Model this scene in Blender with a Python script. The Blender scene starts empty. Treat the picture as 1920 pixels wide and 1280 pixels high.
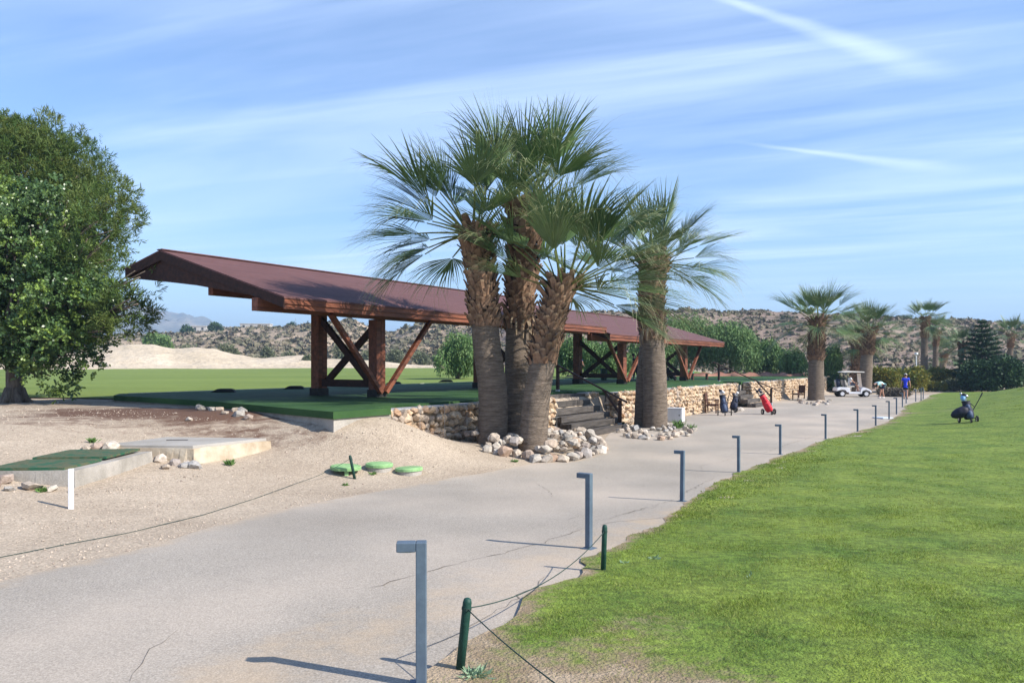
import bpy, bmesh, math, random
import numpy as np
from mathutils import Vector, Matrix
from mathutils.geometry import delaunay_2d_cdt

random.seed(11)
rng = np.random.default_rng(11)
R = math.radians
scene = bpy.context.scene
COL = scene.collection

# ------------------------------------------------------------------ camera, sky, sun, exposure
F, HZ, CZ = 1440.0, 682.0, 2.4            # focal length in photo pixels, horizon row, eye height above the forecourt
cd = bpy.data.cameras.new('camera')
cam = bpy.data.objects.new('camera', cd); COL.objects.link(cam)
cam.location = (0, 0, CZ); cam.rotation_euler = (R(90), 0, 0)
cd.sensor_width = 36.0; cd.lens = 27.0
cd.shift_y = 42.0 / 1920.0
cd.clip_start = 0.05; cd.clip_end = 20000
scene.camera = cam

SUN_EL, SUN_AZ = R(37), math.atan2(0.90, -0.40)     # azimuth from +Y towards +X
sl = bpy.data.lights.new('sun', 'SUN'); sun = bpy.data.objects.new('sun', sl); COL.objects.link(sun)
sd = Vector((math.sin(SUN_AZ) * math.cos(SUN_EL), math.cos(SUN_AZ) * math.cos(SUN_EL), math.sin(SUN_EL)))
sun.rotation_euler = sd.to_track_quat('Z', 'Y').to_euler()
sl.energy = 5.0; sl.angle = R(0.55); sl.color = (1.0, 0.94, 0.85)
scene.view_settings.view_transform = 'Standard'
scene.view_settings.look = 'None'
scene.view_settings.exposure = 0.82
scene.view_settings.gamma = 1.0
scene.cycles.max_bounces = 8
scene.cycles.transparent_max_bounces = 8
scene.cycles.volume_bounces = 0

W = bpy.data.worlds.new('World'); scene.world = W; W.use_nodes = True
nt = W.node_tree; nt.nodes.clear()
def nn(nt, t, **k):
    n = nt.nodes.new(t)
    for a, b in k.items(): setattr(n, a, b)
    return n
def mth(nt, op, a, b=None, clamp=False):
    n = nn(nt, 'ShaderNodeMath', operation=op, use_clamp=clamp)
    for i, v in enumerate((a, b)):
        if v is None: continue
        if isinstance(v, (int, float)): n.inputs[i].default_value = v
        else: nt.links.new(v, n.inputs[i])
    return n.outputs[0]
def maprange(nt, v, a, b, c=0.0, d=1.0, smooth=True):
    n = nn(nt, 'ShaderNodeMapRange', interpolation_type='SMOOTHSTEP' if smooth else 'LINEAR')
    nt.links.new(v, n.inputs[0])
    for i, x in enumerate((a, b, c, d)): n.inputs[i + 1].default_value = x
    return n.outputs[0]
def build_world():
    out = nn(nt, 'ShaderNodeOutputWorld'); bg = nn(nt, 'ShaderNodeBackground')
    sky = nn(nt, 'ShaderNodeTexSky', sky_type='NISHITA', sun_disc=False, sun_elevation=SUN_EL, sun_rotation=SUN_AZ,
             air_density=1.1, dust_density=0.35, ozone_density=2.2, altitude=100)
    tint = nn(nt, 'ShaderNodeMixRGB', blend_type='MULTIPLY'); tint.inputs[0].default_value = 1.0
    tint.inputs[2].default_value = (0.89, 1.01, 1.22, 1)
    nt.links.new(sky.outputs[0], tint.inputs[1])
    tc = nn(nt, 'ShaderNodeTexCoord'); sep = nn(nt, 'ShaderNodeSeparateXYZ'); nt.links.new(tc.outputs['Generated'], sep.inputs[0])
    z = mth(nt, 'MAXIMUM', sep.outputs[2], 0.02)
    u = mth(nt, 'DIVIDE', sep.outputs[0], z); v = mth(nt, 'DIVIDE', sep.outputs[1], z)
    comb = nn(nt, 'ShaderNodeCombineXYZ'); nt.links.new(u, comb.inputs[0]); nt.links.new(v, comb.inputs[1])
    def cirrus(rot, sx, sy, scale, detail, lo, hi, dist, off):
        mp = nn(nt, 'ShaderNodeMapping', vector_type='TEXTURE'); mp.inputs['Rotation'].default_value = (0, 0, R(rot))
        mp.inputs['Scale'].default_value = (1 / sx, 1 / sy, 1); mp.inputs['Location'].default_value = (off, off * 0.7, 0)
        nt.links.new(comb.outputs[0], mp.inputs[0])
        no = nn(nt, 'ShaderNodeTexNoise'); no.inputs['Scale'].default_value = scale; no.inputs['Detail'].default_value = detail
        no.inputs['Roughness'].default_value = 0.55; no.inputs['Distortion'].default_value = dist
        nt.links.new(mp.outputs[0], no.inputs[0])
        return maprange(nt, no.outputs[0], lo, hi)
    a = cirrus(-26, 0.30, 1.0, 0.85, 5, 0.36, 0.74, 0.6, 2.3)      # broad veils
    b = cirrus(-20, 0.14, 1.2, 1.9, 7, 0.44, 0.78, 0.8, 7.1)       # streaks
    c = cirrus(-30, 0.5, 0.9, 0.45, 3, 0.32, 0.62, 0.2, 4.4)        # where there is any cloud
    cov = mth(nt, 'MULTIPLY', mth(nt, 'ADD', mth(nt, 'MULTIPLY', a, 0.58), mth(nt, 'MULTIPLY', b, 0.24)), mth(nt, 'ADD', mth(nt, 'MULTIPLY', c, 0.62), 0.42))
    def trail(p, q, w, strength, off):
        (x0, y0), (x1, y1) = p, q
        L = math.hypot(x1 - x0, y1 - y0); dx, dy = (x1 - x0) / L, (y1 - y0) / L
        no = nn(nt, 'ShaderNodeTexNoise'); no.inputs['Scale'].default_value = 1.6; no.inputs['Detail'].default_value = 5
        nt.links.new(comb.outputs[0], no.inputs[0])
        ux = mth(nt, 'SUBTRACT', u, x0); vy = mth(nt, 'SUBTRACT', v, y0)
        t = mth(nt, 'ADD', mth(nt, 'MULTIPLY', ux, dx), mth(nt, 'MULTIPLY', vy, dy))
        d = mth(nt, 'ADD', mth(nt, 'MULTIPLY', ux, -dy), mth(nt, 'MULTIPLY', vy, dx))
        d = mth(nt, 'ADD', d, mth(nt, 'MULTIPLY', mth(nt, 'SUBTRACT', no.outputs[0], 0.5), w * 2.2))
        wid = mth(nt, 'ADD', mth(nt, 'MULTIPLY', maprange(nt, t, 0, L), w * 2.2), w * 0.6)
        g = maprange(nt, mth(nt, 'DIVIDE', mth(nt, 'ABSOLUTE', d), wid), 0.0, 1.0, 1.0, 0.0)
        e = mth(nt, 'MULTIPLY', maprange(nt, t, -0.25 * L, 0.15 * L), maprange(nt, t, 0.55 * L, 1.15 * L, 1.0, 0.0))
        return mth(nt, 'MULTIPLY', mth(nt, 'MULTIPLY', g, e), strength)
    t1 = trail((0.50, 2.06), (1.55, 2.70), 0.042, 0.30, 1)
    t2 = trail((1.22, 3.55), (2.35, 4.00), 0.06, 0.36, 5)
    cov = mth(nt, 'ADD', cov, mth(nt, 'ADD', t1, t2))
    hor = maprange(nt, sep.outputs[2], 0.02, 0.16)
    cov = mth(nt, 'MULTIPLY', cov, mth(nt, 'ADD', mth(nt, 'MULTIPLY', hor, 0.75), 0.25))
    cov = mth(nt, 'MINIMUM', cov, 0.86)
    mix = nn(nt, 'ShaderNodeMixRGB'); nt.links.new(cov, mix.inputs[0]); nt.links.new(tint.outputs[0], mix.inputs[1])
    mix.inputs[2].default_value = (6.6, 7.8, 10.2, 1)
    nt.links.new(mix.outputs[0], bg.inputs[0]); bg.inputs[1].default_value = 0.102
    nt.links.new(bg.outputs[0], out.inputs[0])
build_world()

# ------------------------------------------------------------------ helpers
def pz(px, py, z):
    Y = F * (CZ - z) / (py - HZ); return Vector(((px - 960) / F * Y, Y, z))
def pd(px, py, Y): return Vector(((px - 960) / F * Y, Y, CZ - (py - HZ) / F * Y))
def ss(a, b, t):
    t = np.clip((np.asarray(t, float) - a) / (b - a), 0, 1); return t * t * (3 - 2 * t)
DV = np.array((0.539, 0.8423)); MV = np.array((0.8423, -0.539)); P0 = np.array((-4.29, 24.4)); DECK = 1.35
FROT = math.atan2(DV[1], DV[0])            # the long axis of pavilions, deck and walls
def SW(x, y):
    dx, dy = x - P0[0], y - P0[1]; return dx * DV[0] + dy * DV[1], dx * MV[0] + dy * MV[1]
def XY(s, w): return (P0[0] + s * DV[0] + w * MV[0], P0[1] + s * DV[1] + w * MV[1])
def wob(x, y, k=1.0, p=0.0):
    return (np.sin(1.7 * k * x + 0.9 * k * y + p) + np.sin(-0.8 * k * x + 2.1 * k * y + 1.3 + p) + np.sin(2.9 * k * x - 1.1 * k * y + 4.1 + p * 2)
            + 0.6 * np.sin(5.1 * k * x + 4.3 * k * y + p) + 0.6 * np.sin(-4.7 * k * x + 5.9 * k * y + 2.2)) / 4.2
def dleft(x, y): return (x + 4.07) * -0.935 + (y - 6.1) * 0.355      # metres left of the road's left edge
def dright(x, y): return (x - 0.82) * 0.852 - (y - 8.1) * 0.523      # metres right of the bollard row
def zg(x, y):
    x = np.asarray(x, float); y = np.asarray(y, float)
    P = 0.74 * (1 - ss(-1, 20, y))
    dl = dleft(x, y); z = P + (1.15 - P) * ss(1, 11, dl)
    z = z + 0.95 * np.exp(-((x + 3.25) ** 2 + (y - 18.0) ** 2) / (2 * 1.45 ** 2))
    z = z + 0.36 * np.exp(-((x + 6.4) ** 2 + (y - 19.3) ** 2) / (2 * 1.5 ** 2))
    z = z + 0.22 * np.exp(-((x + 0.3) ** 2 + (y - 20.3) ** 2) / (2 * 1.3 ** 2)) + 0.14 * np.exp(-((x - 5.1) ** 2 + (y - 27.6) ** 2) / (2 * 0.9 ** 2))
    s, w = SW(x, y)
    k = (1 - ss(3.5, 4.1, w)) * ss(-4.5, -1.5, s) * (1 - ss(53, 62, s))
    z = z + (1.17 - z) * k
    z = z + 0.55 * ss(55, 135, y) * (1 - ss(-12, -4, w))
    dr = dright(x, y)
    z = z + 1.55 * ss(0, 10, dr) * ss(14, 40, y) * (1 - ss(47, 66, y))
    z = z + 0.05 * ss(0, 6, dr) * wob(x, y, 0.35, 1.0) * ss(5, 12, y)
    return z
def zs(x, y): return float(zg(x, y))
_YS = np.geomspace(2.0, 400, 6000)
def gp(px, py):
    zr = CZ - (py - HZ) / F * _YS; zt = zg((px - 960) / F * _YS, _YS)
    i = int(np.argmax(zr <= zt)); Y = _YS[i]
    return Vector(((px - 960) / F * Y, Y, float(zt[i])))

def tag(o, label=None, cat=None, group=None, kind=None):
    if label: o['label'] = label
    if cat: o['category'] = cat
    if group: o['group'] = group
    if kind: o['kind'] = kind
    return o
def thing(name, label, cat, loc=(0, 0, 0), rz=0.0, group=None):
    o = bpy.data.objects.new(name, None); COL.objects.link(o); o.empty_display_size = 0.2
    o.location = loc; o.rotation_euler = (0, 0, rz)
    return tag(o, label, cat, group)
def link(name, me, mat=None, parent=None, loc=None, rot=None, scale=None):
    o = bpy.data.objects.new(name, me); COL.objects.link(o)
    if mat is not None and len(me.materials) == 0: me.materials.append(mat)
    if parent is not None: o.parent = parent
    if loc is not None: o.location = loc
    if rot is not None: o.rotation_euler = rot
    if scale is not None: o.scale = scale
    return o
def copy_tree(o, parent=None):
    c = o.copy(); COL.objects.link(c)
    if parent is not None: c.parent = parent
    for ch in list(o.children): copy_tree(ch, c)
    return c
def np_mesh(name, V, Fc, attr=None, pattr=None, smooth=False):
    V = np.ascontiguousarray(V, dtype=np.float32); Fc = np.ascontiguousarray(Fc, dtype=np.int32)
    me = bpy.data.meshes.new(name); m, k = Fc.shape
    me.vertices.add(len(V)); me.vertices.foreach_set('co', V.ravel())
    me.loops.add(m * k); me.loops.foreach_set('vertex_index', Fc.ravel())
    me.polygons.add(m); me.polygons.foreach_set('loop_start', np.arange(m, dtype=np.int32) * k)
    me.update(calc_edges=True)
    for dom, dct in (('FACE', attr), ('POINT', pattr)):
        for nme, arr in (dct or {}).items():
            a = me.attributes.new(nme, 'FLOAT', dom); a.data.foreach_set('value', np.ascontiguousarray(arr, dtype=np.float32))
    me.polygons.foreach_set('use_smooth', np.full(m, smooth, dtype=bool))
    me.update()
    return me

class MB:
    def __init__(s): s.v = []; s.f = []; s.t = []
    def add(s, vs, fs, t=0.0):
        n = len(s.v); s.v += [tuple(v) for v in vs]; s.f += [tuple(i + n for i in f) for f in fs]; s.t += [t] * len(vs); return s
    def box(s, c, size, rz=0.0, taper=1.0, rot=None):
        hx, hy, hz = size[0] / 2, size[1] / 2, size[2] / 2
        M = rot if rot is not None else Matrix.Rotation(rz, 3, 'Z')
        vs = [M @ Vector((x * (taper if z > 0 else 1), y * (taper if z > 0 else 1), z)) + Vector(c) for x, y, z in
              [(-hx, -hy, -hz), (hx, -hy, -hz), (hx, hy, -hz), (-hx, hy, -hz), (-hx, -hy, hz), (hx, -hy, hz), (hx, hy, hz), (-hx, hy, hz)]]
        return s.add(vs, [(0, 3, 2, 1), (4, 5, 6, 7), (0, 1, 5, 4), (1, 2, 6, 5), (2, 3, 7, 6), (3, 0, 4, 7)])
    def bar(s, a, b, w, h, up=(0, 0, 1)):
        a, b = Vector(a), Vector(b); d = (b - a); L = d.length; d.normalize()
        sd_ = d.cross(Vector(up))
        if sd_.length < 1e-3: sd_ = d.cross(Vector((1, 0, 0)))
        sd_.normalize(); u = sd_.cross(d)
        M = Matrix((d, sd_, u)).transposed()
        return s.box((a + b) / 2, (L, w, h), rot=M)
    def prism(s, poly, z0, z1):
        n = len(poly); zz0 = z0 if hasattr(z0, '__len__') else [z0] * n; zz1 = z1 if hasattr(z1, '__len__') else [z1] * n
        ar = sum(poly[i][0] * poly[(i + 1) % n][1] - poly[(i + 1) % n][0] * poly[i][1] for i in range(n))
        if ar < 0: poly = poly[::-1]; zz0 = zz0[::-1]; zz1 = zz1[::-1]
        vs = [(p[0], p[1], z) for p, z in zip(poly, zz0)] + [(p[0], p[1], z) for p, z in zip(poly, zz1)]
        return s.add(vs, [tuple(range(n))[::-1], tuple(range(n, 2 * n))] + [(i, (i + 1) % n, n + (i + 1) % n, n + i) for i in range(n)])
    def tube(s, pts, rad, n=8, cap=True, t0=0.0, squash=1.0):
        pts = [Vector(p) for p in pts]
        if not hasattr(rad, '__len__'): rad = [rad] * len(pts)
        rings = []; ref = None
        for i, p in enumerate(pts):
            d = (pts[min(i + 1, len(pts) - 1)] - pts[max(i - 1, 0)])
            d = d.normalized() if d.length > 1e-9 else Vector((0, 0, 1))
            if ref is None: ref = Vector((1, 0, 0)) if abs(d.x) < 0.9 else Vector((0, 1, 0))
            a = (ref - d * ref.dot(d)).normalized(); b = d.cross(a); ref = a
            rings.append([p + (a * math.cos(2 * math.pi * k / n) + b * math.sin(2 * math.pi * k / n) * squash) * rad[i] for k in range(n)])
        vs = [v for r in rings for v in r]; fs = []
        for i in range(len(pts) - 1):
            for k in range(n): fs.append((i * n + k, i * n + (k + 1) % n, (i + 1) * n + (k + 1) % n, (i + 1) * n + k))
        if cap: fs += [tuple(range(n))[::-1], tuple(range((len(pts) - 1) * n, len(pts) * n))]
        return s.add(vs, fs, t0)
    def disc(s, c, axis, r, th, n=20, r2=None):
        a = Vector(axis).normalized() * th / 2; c = Vector(c); return s.tube([c - a, c + a], [r, r2 or r], n)
    def ball(s, c, r, n=8, m=6):
        r = (r, r, r) if not hasattr(r, '__len__') else r; c = Vector(c); pts = [(0, 0, -r[2])]; fs = []
        for i in range(1, m):
            ph = -math.pi / 2 + math.pi * i / m
            for k in range(n): pts.append((r[0] * math.cos(ph) * math.cos(2 * math.pi * k / n), r[1] * math.cos(ph) * math.sin(2 * math.pi * k / n), r[2] * math.sin(ph)))
        pts.append((0, 0, r[2])); top = len(pts) - 1
        for k in range(n):
            fs.append((0, 1 + (k + 1) % n, 1 + k)); fs.append((top, top - n + k, top - n + (k + 1) % n))
            for i in range(m - 2): fs.append((1 + i * n + k, 1 + i * n + (k + 1) % n, 1 + (i + 1) * n + (k + 1) % n, 1 + (i + 1) * n + k))
        return s.add([c + Vector(p) for p in pts], fs)
    def mesh(s, name, smooth=False, attr=None):
        me = bpy.data.meshes.new(name); me.from_pydata(s.v, [], s.f)
        if attr: a = me.attributes.new(attr, 'FLOAT', 'POINT'); a.data.foreach_set('value', s.t)
        if smooth: me.polygons.foreach_set('use_smooth', [True] * len(me.polygons))
        me.update(); return me
    def build(s, name, mat, parent=None, smooth=False, bevel=0.0, loc=None, rot=None):
        me = s.mesh(name, smooth)
        if bevel:
            bm = bmesh.new(); bm.from_mesh(me)
            bmesh.ops.bevel(bm, geom=[e for e in bm.edges], offset=bevel, segments=1, affect='EDGES', profile=0.5)
            bm.to_mesh(me); bm.free()
        return link(name, me, mat, parent, loc, rot)

# ------------------------------------------------------------------ materials
MATS = {}
def mat(name, cols, scale=4.0, detail=6.0, rough=0.85, bump=0.0, bscale=None, rnd=0.0, coord='Object', stretch=(1, 1, 1), lo=0.35, hi=0.65,
        spec=0.3, metal=0.0, attr=None, attr_col=None, trans=0.0, rampcols=None, fine=0.0, fscale=60.0, dist=0.0, bdist=0.02):
    """noise-driven procedural material: cols[0..1] mixed by noise, rnd = value shift per object, attr = an attribute mixing in attr_col"""
    m = bpy.data.materials.new(name); m.use_nodes = True; t = m.node_tree; b = t.nodes['Principled BSDF']; MATS[name] = m
    b.inputs['Roughness'].default_value = rough; b.inputs['Metallic'].default_value = metal
    b.inputs['Specular IOR Level'].default_value = spec
    if coord == 'World': co = nn(t, 'ShaderNodeNewGeometry').outputs['Position']
    else: co = nn(t, 'ShaderNodeTexCoord').outputs[coord]
    mp = nn(t, 'ShaderNodeMapping'); mp.inputs['Scale'].default_value = stretch; t.links.new(co, mp.inputs[0]); co = mp.outputs[0]
    oi = None
    if rnd:
        oi = nn(t, 'ShaderNodeObjectInfo')
        ad = nn(t, 'ShaderNodeVectorMath', operation='ADD'); sc_ = nn(t, 'ShaderNodeVectorMath', operation='SCALE')
        cb = nn(t, 'ShaderNodeCombineXYZ')
        for i in range(3): t.links.new(oi.outputs['Random'], cb.inputs[i])
        t.links.new(cb.outputs[0], sc_.inputs[0]); sc_.inputs['Scale'].default_value = 37.0
        t.links.new(co, ad.inputs[0]); t.links.new(sc_.outputs[0], ad.inputs[1]); co = ad.outputs[0]
    no = nn(t, 'ShaderNodeTexNoise'); no.inputs['Scale'].default_value = scale; no.inputs['Detail'].default_value = detail
    no.inputs['Roughness'].default_value = 0.6; no.inputs['Distortion'].default_value = dist; t.links.new(co, no.inputs[0])
    rp = nn(t, 'ShaderNodeValToRGB'); t.links.new(no.outputs[0], rp.inputs[0])
    e = rp.color_ramp.elements; e[0].position = lo; e[1].position = hi
    e[0].color = (*cols[0], 1); e[1].color = (*cols[-1], 1)
    for i, c in enumerate(cols[1:-1]): x = e.new(lo + (hi - lo) * (i + 1) / (len(cols) - 1)); x.color = (*c, 1)
    col = rp.outputs[0]
    if rampcols:
        r2 = nn(t, 'ShaderNodeValToRGB'); r2.color_ramp.interpolation = 'LINEAR'
        if oi is None: oi = nn(t, 'ShaderNodeObjectInfo')
        t.links.new(oi.outputs['Random'], r2.inputs[0]); el = r2.color_ramp.elements
        el[0].color = (*rampcols[0], 1); el[1].color = (*rampcols[-1], 1)
        for i, c in enumerate(rampcols[1:-1]): x = el.new((i + 1) / (len(rampcols) - 1)); x.color = (*c, 1)
        mx = nn(t, 'ShaderNodeMixRGB', blend_type='MULTIPLY'); mx.inputs[0].default_value = 1
        t.links.new(col, mx.inputs[1]); t.links.new(r2.outputs[0], mx.inputs[2]); col = mx.outputs[0]
    if attr:
        at = nn(t, 'ShaderNodeAttribute', attribute_name=attr); mx = nn(t, 'ShaderNodeMixRGB')
        t.links.new(at.outputs['Fac'], mx.inputs[0]); t.links.new(col, mx.inputs[1]); mx.inputs[2].default_value = (*attr_col, 1); col = mx.outputs[0]
    if fine:
        n2 = nn(t, 'ShaderNodeTexNoise'); n2.inputs['Scale'].default_value = fscale; n2.inputs['Detail'].default_value = 3; t.links.new(co, n2.inputs[0])
        hv = nn(t, 'ShaderNodeHueSaturation'); t.links.new(col, hv.inputs['Color'])
        t.links.new(maprange(t, n2.outputs[0], 0.3, 0.7, 1 - fine, 1 + fine, False), hv.inputs['Value']); col = hv.outputs[0]
    if rnd:
        hv = nn(t, 'ShaderNodeHueSaturation'); t.links.new(col, hv.inputs['Color'])
        t.links.new(maprange(t, oi.outputs['Random'], 0, 1, 1 - rnd, 1 + rnd, False), hv.inputs['Value']); col = hv.outputs[0]
    t.links.new(col, b.inputs['Base Color'])
    if bump:
        n3 = nn(t, 'ShaderNodeTexNoise'); n3.inputs['Scale'].default_value = bscale or scale * 4; n3.inputs['Detail'].default_value = 6; t.links.new(co, n3.inputs[0])
        bp = nn(t, 'ShaderNodeBump'); bp.inputs['Strength'].default_value = bump; bp.inputs['Distance'].default_value = bdist
        t.links.new(n3.outputs[0], bp.inputs['Height']); t.links.new(bp.outputs[0], b.inputs['Normal'])
    if trans:
        tr = nn(t, 'ShaderNodeBsdfTranslucent'); t.links.new(col, tr.inputs[0]); ms = nn(t, 'ShaderNodeMixShader'); ms.inputs[0].default_value = trans
        t.links.new(b.outputs[0], ms.inputs[1]); t.links.new(tr.outputs[0], ms.inputs[2])
        t.links.new(ms.outputs[0], t.nodes['Material Output'].inputs[0])
    m['colsock'] = col.name
    return m
def layer(m, attr, c, scale, amp, lo=0.35, hi=0.65):      # sharpen a painted-in attribute with noise: ragged patches of another surface
    t, b, col = sock(m); at = nn(t, 'ShaderNodeAttribute', attribute_name=attr); g = nn(t, 'ShaderNodeNewGeometry'); n = nn(t, 'ShaderNodeTexNoise')
    n.inputs['Scale'].default_value = scale; n.inputs['Detail'].default_value = 8; n.inputs['Roughness'].default_value = 0.7; t.links.new(g.outputs['Position'], n.inputs[0])
    v = mth(t, 'ADD', at.outputs['Fac'], mth(t, 'MULTIPLY', mth(t, 'SUBTRACT', n.outputs[0], 0.5), amp)); v = mth(t, 'MULTIPLY', maprange(t, v, lo, hi), maprange(t, at.outputs['Fac'], 0.02, 0.15))
    mx = nn(t, 'ShaderNodeMixRGB'); t.links.new(v, mx.inputs[0]); t.links.new(col, mx.inputs[1]); mx.inputs[2].default_value = (*c, 1); t.links.new(mx.outputs[0], b.inputs['Base Color'])
def speckle(m, scale, lo, hi, fac=0.6):
    t, b, col = sock(m); g = nn(t, 'ShaderNodeNewGeometry'); vo = nn(t, 'ShaderNodeTexVoronoi'); vo.inputs['Scale'].default_value = scale; t.links.new(g.outputs['Position'], vo.inputs[0])
    bw = nn(t, 'ShaderNodeRGBToBW'); t.links.new(vo.outputs['Color'], bw.inputs[0]); rr = nn(t, 'ShaderNodeValToRGB'); t.links.new(bw.outputs[0], rr.inputs[0])
    rr.color_ramp.elements[0].position = 0.2; rr.color_ramp.elements[1].position = 0.8
    rr.color_ramp.elements[0].color = (lo, lo, lo, 1); rr.color_ramp.elements[1].color = (hi, hi, hi, 1); mx = nn(t, 'ShaderNodeMixRGB', blend_type='MULTIPLY'); mx.inputs[0].default_value = fac
    t.links.new(col, mx.inputs[1]); t.links.new(rr.outputs[0], mx.inputs[2]); t.links.new(mx.outputs[0], b.inputs['Base Color'])
def sock(m):                     # the final colour socket, to add one more layer
    t = m.node_tree; b = t.nodes['Principled BSDF']; return t, b, b.inputs['Base Color'].links[0].from_socket

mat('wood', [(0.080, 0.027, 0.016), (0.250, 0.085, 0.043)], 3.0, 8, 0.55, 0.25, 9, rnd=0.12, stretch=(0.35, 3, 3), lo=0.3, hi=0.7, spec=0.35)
mat('wood_shaded', [(0.022, 0.010, 0.008), (0.052, 0.020, 0.014)], 3.0, 8, 0.7, 0.2, 9, rnd=0.12, stretch=(0.35, 3, 3))  # pavilion wood darkened to carry the shade of gable and roof underside
mat('shoe', [(0.012, 0.011, 0.012), (0.03, 0.026, 0.025)], 6, 4, 0.6)
mat('shingle', [(0.098, 0.046, 0.043), (0.170, 0.080, 0.075)], 2.5, 8, 0.8, 0.35, 38, stretch=(0.22, 4.5, 1), lo=0.3, hi=0.7, fine=0.22, fscale=18)
mat('turf', [(0.020, 0.060, 0.018), (0.054, 0.112, 0.036)], 0.7, 9, 0.75, 0.35, 260, coord='World', fine=0.22, fscale=120, lo=0.3, hi=0.7, spec=0.15)
mat('concrete', [(0.24, 0.22, 0.19), (0.37, 0.34, 0.30)], 2.0, 8, 0.9, 0.3, 25, fine=0.12, fscale=50)
mat('slab_concrete', [(0.285, 0.265, 0.235), (0.37, 0.345, 0.31)], 1.2, 8, 0.9, 0.15, 40, fine=0.08, fscale=70)
mat('mortar', [(0.34, 0.265, 0.18), (0.50, 0.43, 0.33)], 3, 8, 0.9, 0.5, 14)
mat('rock', [(0.50, 0.48, 0.46), (0.84, 0.83, 0.82)], 5, 8, 0.85, 0.7, 16, rnd=0.10, lo=0.3, hi=0.62,
    rampcols=[(0.52, 0.44, 0.36), (0.62, 0.53, 0.43), (0.44, 0.42, 0.39), (0.64, 0.57, 0.48), (0.50, 0.35, 0.25), (0.38, 0.38, 0.38), (0.66, 0.60, 0.53), (0.56, 0.46, 0.36)])
mat('gabion_stone', [(0.55, 0.52, 0.50), (1.0, 1.0, 1.0)], 7, 7, 0.9, 0.6, 22, rnd=0.14, lo=0.25, hi=0.6,
    rampcols=[(0.50, 0.36, 0.23), (0.60, 0.45, 0.30), (0.45, 0.28, 0.17), (0.58, 0.48, 0.36), (0.38, 0.31, 0.25), (0.62, 0.50, 0.36), (0.50, 0.33, 0.20)])
mat('gabion_mass', [(0.16, 0.10, 0.06), (0.45, 0.31, 0.19), (0.60, 0.46, 0.31), (0.40, 0.30, 0.22), (0.62, 0.52, 0.38)], 3.3, 5, 0.9, 0.5, 12, lo=0.3, hi=0.7)
mat('gabion_core', [(0.20, 0.15, 0.10), (0.33, 0.25, 0.17)], 6, 5, 0.95)
mat('gravel_cap', [(0.22, 0.22, 0.23), (0.42, 0.42, 0.42)], 30, 5, 0.95, 0.6, 45, fine=0.2, fscale=80)
mat('sleeper', [(0.036, 0.031, 0.028), (0.115, 0.100, 0.088)], 2.5, 9, 0.85, 0.5, 14, rnd=0.18, stretch=(0.5, 5, 5), lo=0.3, hi=0.72)
mat('rail_wood', [(0.035, 0.018, 0.013), (0.07, 0.035, 0.024)], 4, 6, 0.7, 0.2, 15, stretch=(1, 5, 5))
mat('galv', [(0.45, 0.46, 0.47), (0.58, 0.59, 0.60)], 8, 5, 0.45, metal=0.6)
mat('bollard', [(0.075, 0.105, 0.145), (0.105, 0.145, 0.19)], 5, 5, 0.5, 0.06, 60, rnd=0.08, spec=0.45, fine=0.06, fscale=30)
mat('stake', [(0.008, 0.040, 0.030), (0.016, 0.062, 0.046)], 9, 6, 0.6, 0.2, 30, rnd=0.1)
mat('rope', [(0.012, 0.035, 0.028), (0.03, 0.06, 0.05)], 60, 3, 0.8)
mat('white_paint', [(0.70, 0.70, 0.72), (0.82, 0.82, 0.82)], 6, 6, 0.5, fine=0.05)
mat('lid_green', [(0.17, 0.33, 0.13), (0.27, 0.44, 0.20)], 5, 7, 0.6, 0.15, 30, rnd=0.08, fine=0.08, fscale=20)
mat('mat_green', [(0.02, 0.075, 0.04), (0.10, 0.10, 0.055), (0.022, 0.09, 0.048)], 5, 8, 0.9, 0.4, 40, lo=0.3, hi=0.6)
mat('cabinet', [(0.50, 0.51, 0.52), (0.56, 0.57, 0.58)], 3, 4, 0.5)
mat('chair_wood', [(0.07, 0.032, 0.022), (0.14, 0.065, 0.04)], 5, 7, 0.6, 0.2, 25, rnd=0.1)
mat('black', [(0.012, 0.012, 0.014), (0.022, 0.022, 0.025)], 9, 4, 0.6)
mat('tray', [(0.006, 0.007, 0.010), (0.012, 0.013, 0.016)], 9, 4, 0.7)
mat('pocket_lit', [(0.035, 0.055, 0.11), (0.06, 0.085, 0.15)], 9, 5, 0.6, 0.3, 14)  # bag cloth lightened so that the pockets look sunlit
mat('navy', [(0.010, 0.014, 0.035), (0.022, 0.030, 0.060)], 9, 5, 0.7, 0.3, 14)
mat('bag_black', [(0.010, 0.010, 0.020), (0.026, 0.026, 0.045)], 9, 5, 0.65, 0.3, 14)
mat('red', [(0.42, 0.012, 0.025), (0.60, 0.025, 0.04)], 7, 5, 0.55, 0.4, 12)
mat('steel', [(0.35, 0.36, 0.38), (0.55, 0.56, 0.58)], 9, 4, 0.35, metal=0.8)
mat('tyre', [(0.012, 0.012, 0.012), (0.025, 0.025, 0.025)], 9, 4, 0.85)
mat('cart_white', [(0.72, 0.73, 0.78), (0.80, 0.80, 0.84)], 4, 4, 0.3, spec=0.5)
mat('cart_roof', [(0.62, 0.58, 0.52), (0.70, 0.66, 0.60)], 4, 4, 0.5)
mat('cart_seat', [(0.40, 0.38, 0.33), (0.5, 0.47, 0.42)], 5, 4, 0.6)
mat('blue_cloth', [(0.012, 0.035, 0.50), (0.022, 0.055, 0.66)], 8, 5, 0.8, 0.2, 14)
mat('aqua_cloth', [(0.36, 0.62, 0.62), (0.46, 0.72, 0.70)], 8, 5, 0.85, 0.2, 14)
mat('white_cloth', [(0.62, 0.62, 0.62), (0.74, 0.74, 0.74)], 8, 5, 0.85, 0.2, 14)
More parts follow.
